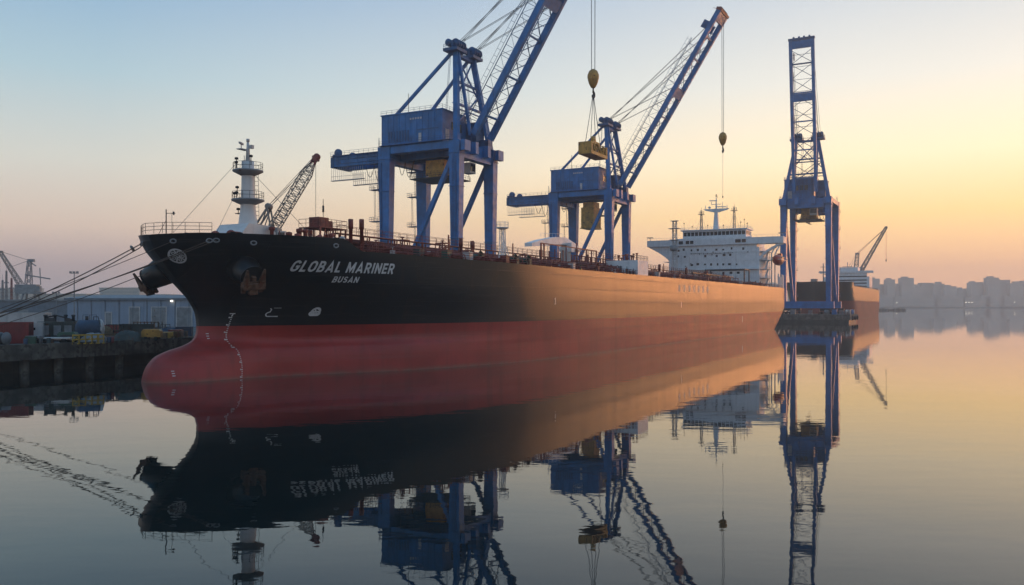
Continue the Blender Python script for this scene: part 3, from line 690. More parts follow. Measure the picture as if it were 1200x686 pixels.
MB().box(S(m0+17.5,8.3,23.6), (2,1.4,2.2)).build('cab', WHITE, hco)
MB().rail([S(m0+4,7,25.2), S(m0+16,7,25.9)], .9, 2, .04, 1).build('jib_rail', WHITE, hco)
# white deckhouse at the ship's side
dh = MB(); dh.bb(115.4, 122.6, -24.5, -16.4, 16.86, 20.3); dho = dh.build('deckhouse', WHITE, ship)
MB().rail([S(122.6,24.4,20.3), S(115.4,24.4,20.3), S(115.4,16.4,20.3)], 1.1, 1.1, .05, 2).build('deckhouse_rail', REDPIPE, dho)
rf = MB()
for i in range(14): s, t = rr.uniform(116,122), rr.uniform(17,24); h = rr.uniform(.5,1.9); rf.tube(S(s,t,20.3), S(s,t,20.3+h), rr.uniform(.06,.22), 6).box(S(s,t,20.3+h), (.5,.4,.3), rr.uniform(0,3))
rf.build('roof_fitting', REDPIPE, dho)
fb = MB()
for i in range(9): t = 17.2+i*.8; h = rr.uniform(.6,1.7); fb.box(S(114.9,t,16.86+h/2), (.5,.5,h)).tube(S(114.9,t,16.9), S(114.9,t,16.9+h+.5), .07, 5)
fb.build('fire_point', STEEL, dho)
MB().bb(115.32, 115.4, -20.6, -19.7, 16.9, 19.0).build('door', GREY, dho)

# ---- accommodation block aft
HS = 274.0
ab = MB(); ab.bb(HS, HS+17, -18.6, 18.6, 16.8, 33.0); ab.bb(HS+.4, HS+15, -17.5, 17.5, 33.0, 36.5)
acc = ab.build('accommodation', WHITE, ship)
dk = MB()
for z in (20.6, 24.2, 27.8, 31.2):
    dk.bb(HS+1.5, HS+11, -21.4, -18.6, z, z+.18).bb(HS+1.5, HS+17.5, 18.6, 21.4, z, z+.18).bb(HS-.12, HS, -18.6, 18.6, z+.02, z+.12)
for s in (HS+2, HS+6.5, HS+10.8): dk.tube(S(s,21.2,16.8), S(s,21.2,31.3), .12, 6)
dk.build('side_deck', WHITE, acc)
dr = MB()
for z in (20.7, 24.3, 27.9): dr.rail([S(HS+1.6,18.7,z), S(HS+1.6,21.3,z), S(HS+10.9,21.3,z)], 1.1, 1.6, .05, 2)
for z in (16.8, 20.7, 24.3, 27.9): dr.bar(S(HS+4,20.2,z), S(HS+9,20.2,z+3.6), .7, .15)
dr.build('side_stair', WHITE, acc)
wd = MB(); wd.bb(HS-.6, HS+5.2, -28, 28, 34.3, 36.9); wd.bb(HS-.3, HS+11, -15.5, 15.5, 36.9, 37.3)
wing = wd.build('bridge_wing', WHITE, ship)
# brackets under the wings: solid to starboard, open to port
bk = MB(); arc = [(28-9.4*math.sin(a), 27.2+7.0*math.cos(a)*1.0) for a in [R(90*i/8) for i in range(9)]]
curve = [(18.6, 27.0)]+[(18.6+9.2*(1-math.cos(R(90*i/8))), 27.0+7.25*math.sin(R(90*i/8))) for i in range(9)]
solid = [(18.6,34.3),(18.6,28.0)]+[(18.6+9.2*k, 28+6.25*k**.75) for k in (.1,.25,.45,.7,1)]
bk.extrude([(t, z) for t, z in solid], 'x', HS+.4, HS+1.2); bk.build('wing_bracket', WHITE, wing, auto=True); bk = MB()
inner = [(18.6+1.0*k*9, 28+6.25*k**.62) for k in (0,.12,.28,.5,.72,1)]
for (t0, z0), (t1, z1) in zip(inner[:-1], inner[1:]): bk.bar(S(HS+.8,t0,z0+.2), S(HS+.8,t1,z1), .9, 1.5, up=(1,0,0))
bk.build('wing_bracket', WHITE, wing, auto=True)
for t in (-27.2, 27.2): MB().tube(S(HS+1,t,36.9), S(HS+1,t,38.3), .15, 6).box(S(HS+1,t,38.3), (1.2,2.6,.3)).build('searchlight', GREY, wing)
wr = MB(); wr.rail([S(HS-.5,-27.9,36.9), S(HS-.5,-15.6,36.9)], .9, 2, .05, 1).rail([S(HS-.5,15.6,36.9), S(HS-.5,27.9,36.9)], .9, 2, .05, 1); wr.build('wing_rail', WHITE, wing)
wh = MB(); wh.bb(HS+1.2, HS+11, -13, 13, 37.3, 38.35); wh.bb(HS+1.2, HS+11, -13, 13, 39.9, 40.5); wh.bb(HS+.4, HS+11.6, -13.8, 13.8, 40.5, 40.9)
for i in range(17): t = -12.85+i*25.7/16; wh.bb(HS+1.2, HS+1.5, t-.13, t+.13, 38.35, 39.9)
for i in range(6): s = HS+1.4+i*1.9; wh.bb(s-.13, s+.13, -13, -12.7, 38.35, 39.9).bb(s-.13, s+.13, 12.7, 13, 38.35, 39.9)
wh.bb(HS+8, HS+11, -12.6, 12.6, 38.35, 39.9)
who = wh.build('wheelhouse', WHITE, ship)
for i in range(16): t = -12.85+(i+.5)*25.7/16; MB().bb(HS+1.32, HS+1.38, -t-.68, -t+.68, 38.3, 39.95).build('bridge_window', GLASS, who)
for i in range(4): s = HS+2.35+i*1.9; MB().bb(s-.83, s+.83, -12.88, -12.82, 38.3, 39.95).build('bridge_window', GLASS, who)
MB().rail([S(HS+11,13.6,40.9), S(HS+.6,13.6,40.9), S(HS+.6,-13.6,40.9), S(HS+11,-13.6,40.9)], 1.0, 1.6, .05, 2).build('roof_rail', WHITE, who)
rm = MB(); rm.frustum(S(HS+5,0,40.9), (1.8,2.2,0), S(HS+5,0,48.6), (1.0,1.2,0)); rm.extrude([(-5.2,49.6),(-4.6,49.1),(-1,48.2),(1,48.2),(4.6,49.1),(5.2,49.6)], 'x', HS+4.3, HS+5.7)
rm.tube(S(HS+5,0,49), S(HS+5,0,54.6), .38, 8, .14).bar(S(HS+5,-2,51.5), S(HS+5,2,51.5), .22).tube(S(HS+5,-4.5,49.6), S(HS+5,-4.5,51.2), .13, 6).tube(S(HS+5,4.5,49.6), S(HS+5,4.5,51.0), .13, 6).tube(S(HS+5,2.6,49.4), S(HS+5,2.6,52.4), .1, 6).tube(S(HS+5,-1.9,51.5), S(HS+5,-1.9,52.6), .12, 6)
rmo = rm.build('radar_mast', WHITE, ship, auto=True)
MB().box(S(HS+4.8,-1.2,53.0), (.5,3.2,.35), .3).build('radar_scanner', WHITE, rmo); MB().box(S(HS+4.5,2.3,50.3), (.5,4.0,.35), .6).build('radar_scanner', WHITE, rmo); MB().lathe([(0,0),(.5,.15),(.6,.6),(0,1.1)], S(HS+5,-2.8,49.8), 10).build('radome', WHITE, rmo)
MB().tube(S(HS+5,0,54.6), S(HS+5,0,55.6), .22, 8).tube(S(HS+5,.6,54), S(HS+5,.6,55.2), .06, 5).build('navigation_light', STEEL, rmo)
for t, h in ((-6.5,49.3),(7.2,50.2)):
    mb = MB(); mb.lattice(S(HS+6,t,40.9), S(HS+6,t,h), .9, .5, .1, .05, 6, (1,0,0)).box(S(HS+6,t,h-1.6), (1.6,2.6,.12)).tube(S(HS+6,t,h), S(HS+6,t,h+1.4), .06, 5).tube(S(HS+6,t-.9,h-1.6), S(HS+6,t-.9,h-.4), .1, 6).tube(S(HS+6,t+.9,h-1.6), S(HS+6,t+.9,h-.2), .1, 6)
    for k in (-1, 1): mb.tube(S(HS+6,t,h-2), S(HS+6,t+k*2.2,41), .035, 4)
    mb.build('signal_mast', GREY, ship)
aw = MB()
for t, h in ((-13,44.5),(-9.5,43),(-3,43.2),(3.5,43),(10.5,44),(12,45),(13.2,43.4)): aw.tube(S(HS+3,t,40.9), S(HS+3,t,h), .05, 4).box(S(HS+3,t,h-.6), (.3,.5,.3))
aw.build('aerial', STEEL, ship)
rr = random.Random(3)
for t0, t1 in ((-14.2,-12.4),(-11.2,-9.8),(-9.4,-8.0),(9.2,11.4),(11.8,13.4)): MB().bb(HS-.68, HS-.61, -t1, -t0, 35.0, 36.3).build('wing_window', GLASS, wing)
for z in (22.4, 25.9, 29.4, 32.0):
    for i in range(11):
        t = -14.5+i*2.7
        if rr.random() < .32: continue
        w_ = rr.choice([.32,.42,.42,.55]); t += rr.uniform(-.5,.5); zo = rr.choice([0,0,.25]); hh = rr.choice([.6,.8,.95])
        wb = MB().bb(HS-.05, HS+.02, -t-w_, -t+w_, z+zo, z+zo+hh).build('window', GLASS, acc)
for t, z in ((-4,18.2),(8,18.2),(14,18.2)): MB().bb(HS-.05, HS+.02, -t-.5, -t+.5, z-1.3, z+.9).build('door', GREY, acc)
pw = MB()
for t, z, L in ((-7,31.0,5),(0,30.8,7),(6,30.9,3)): pw.bb(HS-.25, HS-.12, -t-L/2, -t+L/2, z, z+.14)
for i in range(12): t = -9+i*1.7; pw.bb(HS-.3, HS-.12, -t-.15, -t+.15, 30.3+rr.uniform(0,.9), 31.2)
pw.build('cable_tray', GREY, acc)
sw = random.Random(6)
for i in range(9): t, z = sw.uniform(-16,16), sw.uniform(18,30); MB().bb(HS-.16, HS-.02, -t-.05, -t+.05, z, z+sw.uniform(1.5,6)).build('wall_pipe', sw.choice([GREY, PALEPAINT]), acc)
for i in range(8): t, z = sw.uniform(-15,15), sw.uniform(19,32.4); MB().bb(HS-.4, HS-.02, -t-.25, -t+.25, z, z+.3).build('wall_light', STEEL, acc)
MB().rail([S(HS-.4,-18.5,24.3), S(HS-.4,18.5,24.3)], 1.0, 1.8, .045, 2).bb(HS-1.1, HS-.13, -18.6, 18.6, 24.15, 24.28).build('front_gallery', WHITE, acc)
# mast and pipe portal before the house
fm2 = MB(); fm2.lattice(S(262,-12.4,16.8), S(262,-12.4,43.5), 1.9, 1.3, .15, .08, 14, (1,0,0)); fm2.box(S(262,-12.4,40.6), (3.6,4.4,.2)).box(S(262,-12.4,36.0), (3.4,3.6,.2)).box(S(262,-12.4,43.7), (2,3,.2))
fmo = fm2.build('deck_mast', PALEPAINT, ship)
MB().lathe([(0,31.4),(1.3,31.5),(1.6,32.6),(1.3,33.7),(0,33.9)], S(260.6,-12.4,0), 14).build('searchlight', GREY, fmo)
pg = MB()
for s, t in ((263,2),(263,17),(255,2),(255,17)): pg.bar(S(s,t,16.8), S(s,t,23.3), .4)
for s in (263, 255): pg.bar(S(s,1.8,23.4), S(s,17.2,23.4), .4)
pg.bar(S(255,17,23.4), S(263,17,23.4), .35).bar(S(250,14,20.2), S(196,14,20.2), .5, .4)
for s in range(198, 251, 6): pg.bar(S(s,14,16.8), S(s,14,20.1), .25)
pg.build('pipe_portal', STEEL, ship)
ad = MB()
for i in range(9): s = 283+i*2.5; ad.bar(S(s, B(s,16.8)-.5, 16.8), S(s, B(s,16.8)-.5, 21.2 if i % 3 else 22.4), .5, .5)
ad.bar(S(282, B(282,16.8)-.5, 21.3), S(305, B(305,16.8)-.5, 21.3), .4, .4); ad.build('poop_frame', WHITE, ship)
dv = MB()
for s in (286, 293): dv.bar(S(s,21,16.8), S(s,21,31), .45).bar(S(s,21,31), S(s,23.1,35), .45)
dv.build('lifeboat_davit', WHITE, ship)
# lifeboat hangs in the davit
lb = thing('lifeboat', 'closed red orange lifeboat hanging at the tanker\'s side abaft the white bridge', 'lifeboat', W(289.5,23.0,28.4), RZ, None, 1.25)
hb = MB(); secs = [(-5,.15,.3),(-4.3,.8,1.0),(-3,1.35,1.6),(-1,1.6,1.85),(1.5,1.6,1.85),(3.4,1.3,1.55),(4.6,.75,1.0),(5,.2,.4)]
n = 16; vs = [(x, w_*math.cos(2*math.pi*j/n), h*math.sin(2*math.pi*j/n)*(1 if math.sin(2*math.pi*j/n) < 0 else .92)) for x, w_, h in secs for j in range(n)]
hb.add(vs, [(i*n+j,i*n+(j+1)%n,(i+1)*n+(j+1)%n,(i+1)*n+j) for i in range(7) for j in range(n)]+[tuple(range(n)), tuple(range(7*n,8*n))], True); hb.build('boat_hull', ORANGE, lb, auto=True)
MB().box((2.6,0,1.75), (1.5,1.3,.9)).build('cockpit', ORANGE, lb)
MB().box((0,-1.62,.75), (5,.06,.35)).box((0,1.62,.75), (5,.06,.35)).build('side_window', GLASS, lb)
MB().bb(-4.4,4.4,-1.66,1.66,-.08,.08).build('rubbing_strake', WHITE, lb)
MB().tube((-3.5,0,1.4),(-3.5,0,5.2),.05,5).tube((3.5,0,1.4),(3.5,0,5.2),.05,5).build('fall_wire', CABLE, lb)

# ------------------------------------------------------------------ blue quay cranes; local x along the rails, -y towards the water
def gantry_crane(label, loc, rz, ang, group, scale=1, big_cab=False, stays=True, seed=1, L=73, tipm=None):
    g = thing('gantry_crane', label, 'crane', loc, rz, group, scale); r_ = random.Random(seed)
    X, Y1 = 9.3, 23.3
    for y in (0, Y1):
        sb = MB(); sb.bb(-X-2.2, X+2.2, y-1.1, y+1.1, 2.6, 5.6); so = sb.build('sill_beam', BLUE, g)
        for x in (-X, X):
            bg_ = MB()
            bg_.bb(x-3.4, x+3.4, y-.7, y+.7, 1.5, 2.55)
            for k in range(4): bg_.lathe([(0,-.3),(.62,-.3),(.62,.3),(0,.3)], (x-2.7+k*1.8, y, .64), 14, 'y')
            bg_.build('bogie', STEEL, g)
    for x in (-X, X):
        for y in (0, Y1):
            w0, w1 = ((2.4,3.4) if y else (2.0,2.8))
            lg = MB(); lg.frustum((x,y,5.6), (2.0,w0), (x,y,47), (2.6,w1+.5)); lg.frustum((x,y,47), (2.62,w1+.52), (x,y,50.4), (2.8,w1+.8))
            for z, ww in ((47,w1+.9),(24,w0+.95),(38,w0+1.3)): lg.box((x,y,z), (3.0,ww,.16))
            lo = lg.build('leg', BLUE, g)
        pb = MB(); pb.bb(x-1.3, x+1.3, w1/2, Y1-2.3, 48.3, 50.2); pb.bb(x-1.5, x+1.5, -3.5, -2.2, 47.4, 50.2); pb.build('portal_beam', BLUE, g)
        dbr = MB(); dbr.bar((x,1.6,45.5), (x,Y1-1.8,6.5), 1.15, 1.15); dbr.build('diagonal_brace', BLUE, g)
    for y in (0, Y1):
        MB().bb(-X+1.6, X-1.6, y-1.2, y+1.2, 46.0, 50.0).build('cross_beam', BLUE, g)
    # long girders running back over the land side
    for x in (-3.4, 3.4):
        gd = MB(); gd.bb(x-.8, x+.8, -3.0, 46.5, 47.4, 50.6)
        for k in range(14): y = -2+k*3.6; gd.bb(x-.9, x+.9, y-.08, y+.08, 47.35, 50.65)
        go = gd.build('main_girder', BLUE, g)
        sgn = -1 if x < 0 else 1
        MB().rail([(x+sgn*1.9,24,50.6),(x+sgn*1.9,47,50.6)], 1.1, 1.8, .05, 2).bb(x+sgn*.95-.1, x+sgn*2.0, 24, 47, 50.42, 50.55).build('girder_rail', BLUED, go)
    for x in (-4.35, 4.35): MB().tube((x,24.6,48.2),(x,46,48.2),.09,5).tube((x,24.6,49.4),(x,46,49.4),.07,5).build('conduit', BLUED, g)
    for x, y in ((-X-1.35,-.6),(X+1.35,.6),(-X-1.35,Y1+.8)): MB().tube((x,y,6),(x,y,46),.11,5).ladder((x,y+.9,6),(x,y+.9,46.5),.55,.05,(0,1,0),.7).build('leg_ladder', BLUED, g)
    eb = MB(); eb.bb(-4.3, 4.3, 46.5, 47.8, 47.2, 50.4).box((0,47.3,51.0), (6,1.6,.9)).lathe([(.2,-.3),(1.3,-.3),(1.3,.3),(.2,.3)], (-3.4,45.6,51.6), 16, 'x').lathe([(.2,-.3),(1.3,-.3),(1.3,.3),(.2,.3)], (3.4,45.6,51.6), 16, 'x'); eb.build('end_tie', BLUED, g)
    mp = MB()
    for x in (-5.2, 5.2):
        mp.bb(x-.5, x+.5, 34.5, 46.5, 42.9, 43.1)
        for k in range(16): y = 34.6+k*.78; mp.tube((x-.45,y,43.0), (x-.45,y,46.8), .07, 4)
        mp.tube((x-.45,34.5,44.2), (x-.45,46.4,44.2), .05, 4)
    mp.build('maintenance_cage', PALEPAINT, g)
    for a, b, dp_ in ((25.6,28.2,3.6),(28.2,31.2,4.6),(31.2,34.2,3.4),(17.5,20.2,4.4),(20.2,22.4,3.6)):
        MB().path([(-4.6, a+(b-a)*i/8, 46.7-dp_*(1-(i/4-1)**2)) for i in range(9)], .09, 5).build('festoon_cable', STEEL, g)
    # machinery house on top
    mh = MB(); mh.bb(-9.9, 2.6, 4.2, 24.6, 50.7, 59.2); mh.bb(-10.15, 2.85, 3.95, 24.85, 59.2, 59.5); mh.bb(-10.1, 2.8, 4.0, 24.8, 50.4, 51.0)
    for k in range(11): y = 4.8+k*1.95; mh.bb(-9.99, -9.9, y-.05, y+.05, 51, 59.2)
    mho = mh.build('machinery_house', BLUE, g)
    lv_ = MB()
    for k in range(8): y = 15.4+k*.95; lv_.bb(-10.06, -9.98, y-.28, y+.28, 51.6, 54.6)
    lv_.build('louvre', BLUED, mho)
    MB().bb(-10.05, -9.97, 11.0, 11.9, 51.0, 53.4).build('door', PALEPAINT, mho)
    MB().bb(-10.08, -9.98, 5.5, 12.5, 54.2, 54.45).bb(-10.05,-9.98,6.5,6.9,56.2,56.9).build('pipe_run', BLUED, mho)
    MB().bb(-8.4, -6.6, 4.09, 4.16, 51.0, 54.2).build('door', PALEPAINT, mho)
    sg_ = MB()
    for k in range(5): sg_.bb(-10.05, -9.975, 10.9+k*.85, 11.4+k*.85, 57.3, 57.8)
    sg_.build('sign_plate', PALEPAINT, mho)
    for k, x in enumerate((-4.6,-2.6,-.6)): MB().bb(x-.7, x+.7, 4.09, 4.15, 54.4, 56.6).build('window', GLASS, mho)
    MB().rail([(-10,24.7,59.5),(-10,4.1,59.5),(2.7,4.1,59.5),(2.7,24.7,59.5)], 1.1, 1.9, .05, 2).rail([(-11.2,24.5,50.7),(-11.2,.5,50.7),(-6,.5,50.7)], 1.1, 1.9, .05, 2).bb(-11.3,-10.2,.5,24.6,50.5,50.6).build('house_rail', BLUED, mho)
    MB().tube((-9,16,59.5),(-9,16,65),.08,5).build('aerial', STEEL, mho)
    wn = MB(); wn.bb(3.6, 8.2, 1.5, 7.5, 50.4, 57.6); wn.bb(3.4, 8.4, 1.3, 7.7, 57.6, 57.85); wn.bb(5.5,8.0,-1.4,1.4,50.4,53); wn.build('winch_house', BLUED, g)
    # A-frame over the water-side legs
    AZ, AY, AX = 76.5, 3.2, 4.4
    for sx_ in (-1, 1):
        fp = MB(); fp.bar((sx_*X,0,50.3), (sx_*AX,AY,AZ), 1.35, 1.35); fp.bar((sx_*4.6,-1.5,52.5), (sx_*AX,AY-.6,AZ), .75, .75)
        fp.build('frame_post', BLUE, g)
        bs_ = MB(); bs_.bar((-8.6 if sx_ < 0 else 1.2, 20.5 if sx_ < 0 else 17.5, 59.4), (sx_*AX,AY+.8,AZ), .8, .8); bs_.build('backstay', BLUE, g)
        hd = MB(); hd.bb(sx_*AX-2.7, sx_*AX+2.7, AY-1.9, AY+2.6, AZ-.6, AZ+.2)
        for k in range(4): hd.lathe([(.2,-.22),(1.35,-.22),(1.2,0),(1.35,.22),(.2,.22)], (sx_*AX-1.8+k*1.15, AY-.9, AZ+1.3), 16, 'x'); hd.lathe([(.2,-.2),(1.0,-.2),(1.0,.2),(.2,.2)], (sx_*AX-1.8+k*1.15, AY+1.4, AZ+1.9), 14, 'x')
        hd.bb(sx_*AX-2.3, sx_*AX+2.3, AY-.4, AY+.2, AZ+.2, AZ+2.2); ho = hd.build('sheave_head', BLUED, g)
        MB().rail([(sx_*AX-2.6,AY-1.8,AZ+.2),(sx_*AX-2.6,AY+2.5,AZ+.2),(sx_*AX+2.6,AY+2.5,AZ+.2),(sx_*AX+2.6,AY-1.8,AZ+.2)], 1.1, 1.3, .045, 2).build('head_rail', BLUED, ho)
    tb = MB(); tb.bar((-AX,AY,AZ-1), (AX,AY,AZ-1), .9)
    for z in (61, 67.5):
        k = (z-50.3)/(AZ-50.3); xx = X+(AX-X)*k; yy = AY*k; tb.bar((-xx,yy,z), (xx,yy,z), .6); tb.bar((-xx,yy,z-1.3), (xx,yy,z-1.3), .3)
        tb.bb(-xx, xx, yy+.3, yy+1.5, z+.3, z+.42)
    tb.bar((-6.6,1.6,63), (4.6,3.2,75.5), .35).bar((6.6,1.6,63), (-4.6,3.2,75.5), .35).bar((-8.4,.6,55),(6.4,1.8,66),.35)
    tbo = tb.build('frame_tie', BLUE, g)
    MB().rail([(-7,1.5,61.4),(7,1.5,61.4)], 1.1, 1.7, .045, 2).rail([(-6,2.4,67.9),(6,2.4,67.9)], 1.1, 1.7, .045, 2).ladder((-2.6,2.2,51),(-1.8,3.4,75.8),.6,.06,(1,0,0),.8).ladder((2.4,2.2,51),(1.6,3.6,75.8),.6,.06,(1,0,0),.8).ladder((-6,5.4,59.5),(-5.2,4.6,75.8),.6,.06,(1,0,0),.8).build('frame_ladder', BLUED, tbo)
    # raised boom
    P0 = Vector((0,-2.6,52.6)); u = Vector((0,-math.cos(R(ang)),math.sin(R(ang)))); nrm = Vector((0,math.sin(R(ang)),math.cos(R(ang)))); 
    bp = lambda l, x, h=0: tuple(P0+u*l+nrm*h+Vector((x,0,0)))
    LT = L-13
    bm_ = MB()
    for x in (-4.5, 4.5): bm_.bar(bp(0,x), bp(L,x), 1.25, 1.75, up=nrm)
    for l in (6, 18, 30, 42, 54, L-10): bm_.bar(bp(l,-4.5), bp(l,4.5), .55, .8, up=nrm)
    for l in (40, L-2): bm_.bar(bp(l-1.6,0), bp(l+1.6,0), 7.6, 1.5, up=nrm)
    bo = bm_.build('boom', BLUE, g)
    bt = MB()
    for x in (-4.5, 4.5):
        bt.tube(bp(1,x,4.0), bp(LT,x,4.0), .13, 5)
        k = 0
        for l in range(1, LT+1, 3):
            bt.tube(bp(l,x,.9), bp(l,x,4.0), .07, 4)
            if l < LT-2: bt.tube(bp(l+(3 if k % 2 else 0),x,.9), bp(l+(0 if k % 2 else 3),x,4.0), .055, 4)
            k += 1
    for l in range(6, L-8, 6): bt.tube(bp(l,-4.5), bp(l+6,4.5), .12, 4).tube(bp(l,4.5), bp(l+6,-4.5), .12, 4)
    for l in range(3, L-3, 5): bt.tube(bp(l,-4.5,4 if l <= LT else 1.2), bp(l,4.5,4 if l <= LT else 1.2), .09, 4)
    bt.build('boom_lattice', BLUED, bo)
    bw = MB()
    for l in range(1, LT+1, 2): bw.tube(bp(l,-5.6,4.0), bp(l,-5.6,5.2), .05, 4)
    bw.tube(bp(1,-5.6,5.2), bp(LT,-5.6,5.2), .05, 4).tube(bp(1,-5.6,4.0), bp(LT,-5.6,4.0), .07, 4)
    for x in (-3.6, 3.6): bw.bb(0,0,0,0,0,0) if False else bw.bar(bp(L-6.5,x,1.1), bp(L-6.5,x,3.6), .2, 3, up=u)
    bw.build('boom_walkway', BLUED, bo)
    hd = MB()
    for x in (-3.2,-1,1,3.2): hd.lathe([(.2,-.3),(1.2,-.3),(1.2,.3),(.2,.3)], bp(L+.2,x,.3), 16, 'x')
    hd.bar(bp(L+.2,-5.3,0), bp(L+.2,5.3,0), .9, 2.2, up=nrm); hd.tube(bp(L,-3,1), bp(L,-3,3.2), .07, 4); hd.tube(bp(L,3,1), bp(L,3,3.2), .07, 4)
    hd.build('boom_head', tipm or TIPRED, bo)
    if stays:
        for sx_ in (-1, 1):
            for l, o_ in ((L-7,.5),(L-13,-.5),(L-32,0)):
                MB().tube((sx_*AX+o_,AY-1,AZ+1.9), bp(l,sx_*4.2,1.2), .075, 5).tube((sx_*AX+o_+.7,AY-1,AZ+1.9), bp(l,sx_*4.2+.5,1.2), .065, 5).build('stay_rope', CABLE, g)
    # trolley and operator's platform slung below the girders
    tr = MB()
    if big_cab: tr.bb(-4.2, 3.4, 8.6, 14.0, 36.6, 44.6); tr.bb(-4.5, 3.7, 8.3, 14.3, 36.2, 36.6); tr.bb(-3.2, 2.6, 9, 13.6, 44.6, 46.8)
    else: tr.bb(-3.4, 3.0, 7.8, 14.0, 42.6, 46.8); tr.bb(-4.2, 3.4, 9.5, 12.5, 41.9, 42.6)
    tro = tr.build('trolley', YELLOW, g)
    z = 42.0 if big_cab else 41.6
    tpf = MB(); tpf.bb(-6.2, 5.4, 4.4, 17.6, z-.25, z); tpf.rail([(-6.2,4.4,z),(-6.2,17.6,z),(5.4,17.6,z)], 1.1, 1.5, .05, 2).rail([(-6.2,4.4,z),(5.4,4.4,z)], 1.1, 1.5, .05, 2)
    for x in (-6,5.2):
        for y in (4.6,17.4): tpf.tube((x,y,z), (x*.7,y,47), .09, 4)
    if big_cab: tpf = MB().bb(3.4, 7.2, 4, 14, z-.25, z).rail([(7.2,4,z),(7.2,14,z)], 1.1, 1.5, .05, 2)
    tpf.build('trolley_platform', STEEL, tro)
    oc = MB(); oc.bb(1.2, 4.2, 2.0, 4.6, 43.2, 46.2); oco = oc.build('operator_cab', PALEPAINT, g)
    MB().bb(1.4, 4.0, 1.93, 1.98, 43.8, 45.8).build('window', GLASS, oco)
    # stair landings up the land-side legs
    for x in (-X, X):
        sl = MB(); zz = [8, 20, 29.5, 38.5, 46]
        for i, z in enumerate(zz):
            sl.bb(x-1.2, x+1.2, Y1+2.0, Y1+5.2, z, z+.2); sl.rail([(x-1.2,Y1+2.2,z+.2),(x-1.2,Y1+5.2,z+.2),(x+1.2,Y1+5.2,z+.2)], 1.1, 1.2, .05, 2)
            if i: sl.ladder((x,Y1+3.0+(i%2),zz[i-1]+.2), (x,Y1+3.2+(i%2),z+1.1), .6, .06, (1,0,0), .8)
        sl.ladder((x,Y1+2.6,46), (x,Y1+2.6,53.4), .6, .06, (1,0,0), .8); sl.build('leg_stair', BLUED, g)
    return g, bp
CR = 'blue gantry cranes of the shipyard'
S1 = DX*(-15+46.8)+DY*(230.8-107.5)+9.3
g1, bp1 = gantry_crane('largest blue gantry crane, nearest the viewer, its boom cut off by the picture\'s top edge', W(S1,-30,QZ), RZ, 57.7, CR)
g2, bp2 = gantry_crane('middle blue gantry crane with a large ochre cab hanging in its portal', W(S1+111.4,-30,QZ), RZ, 57.9, CR, big_cab=True)
def to_world(loc, rz, sc_, p): return Vector(loc)+Matrix.Rotation(rz, 3, 'Z') @ (Vector(p)*sc_)
# pier head and the third crane
PS = 414.0
pier = slab(MB(), PS, PS+36, -150, 36.5, 1.6, 4.6); pier.bb
po = pier.build('pier', CONC, auto=True); tag(po, kind='structure')
tag(slab(MB(), PS+.6, PS+35.4, -150, 35.9, -3, 1.595).build('pier_footing', CONCD, auto=True), kind='structure')
g3, bp3 = gantry_crane('blue gantry crane on the pier head, seen end on with its boom almost upright', W(PS+3.5,13.5,4.6), RZ-math.pi/2, 82.0, CR, scale=1.27, stays=True, seed=4, L=64, tipm=BLUED)

# ------------------------------------------------------------------ loads hanging from the cranes
def hook(label, p, rope_top, group=None, hl=4.4, wid=3.0):
    h = thing('hook_block', label, 'crane hook', p, RZ)
    b = MB(); b.lathe([(0,0),(.5,.05),(.75,.4),(1.15,1.2),(1.5,2.6),(1.5,3.4),(1.1,4.4),(.4,4.9),(0,4.95)], (0,0,0), 16); b.bb(-1.7,1.7,-.35,.35,2.2,3.6); b.build('block', YELLOW, h)
    k = MB(); k.tube((0,0,0),(0,0,-.9),.22,8); k.path([(.0,0,-.9),(.55,0,-1.3),(.6,0,-2.0),(.1,0,-2.5),(-.45,0,-2.3),(-.6,0,-1.8)], [.3,.34,.36,.34,.28,.14], 8); k.build('hook', STEEL, h)
    rp = Matrix.Rotation(-RZ, 3, 'Z') @ (Vector(rope_top)-Vector(p)); mb = MB()
    for x in (-1.25,-.95,.95,1.25): mb.tube((x,0,4.0), (rp.x+x*1.15,rp.y,rp.z), .05, 4)
    mb.build('hoist_rope', CABLE, h); return h
top1 = to_world(W(S1,-30,QZ), RZ, 1, bp1(61.5, 0, -.6)); h1 = (top1.x, top1.y, 66.3)
hook('larger ochre hook block high above the lifting beam, left of the middle crane\'s boom', h1, top1)
top2 = to_world(W(S1+111.4,-30,QZ), RZ, 1, bp2(73.2, 0, 0)); h2 = (top2.x, top2.y, 69.2)
h2o = hook('smaller ochre hook block under the middle crane\'s boom tip, above the white bridge', h2, top2)
MB().tube((0,0,-2.3), (0,0,-19), .05, 4).box((0,0,-19.2), (.3,.3,.8)).build('tag_line', CABLE, h2o)
lb_ = thing('lifting_beam', 'ochre lifting beam hung on slings under the high hook block', 'lifting beam', (h1[0], h1[1], 48.4), RZ, None, 1.2)
f = MB(); f.bb(-4.6,4.6,-1.5,1.5,0,.7).bb(-4.6,-4.0,-1.5,1.5,.7,2.6).bb(4.0,4.6,-1.5,1.5,.7,2.6)
f.extrude([(-3.4,.7),(3.4,.7),(1.6,3.2),(-1.6,3.2)], 'y', -.8, .8)
for x in (-3.2,0,3.2): f.bar((x-1.2,-1.4,.7),(x+.4,-1.0,2.7),.25).bar((x+1.2,-1.4,.7),(x-.4,-1.0,2.7),.25)
f.rail([(-4.5,-1.45,.7),(4.5,-1.45,.7)], 1.6, 1.3, .07, 2); f.lathe([(.2,-.3),(.9,-.3),(.9,.3),(.2,.3)], (0,0,3.6), 14, 'y'); f.build('beam', YELLOW, lb_)
sgm = MB()
for x in (-4.2,-1.4,1.4,4.2): sgm.tube((x,0,2.6 if abs(x) > 2 else 3.4), (x*.06,0,13.2), .07, 4)
sgm.build('sling', CABLE, lb_)

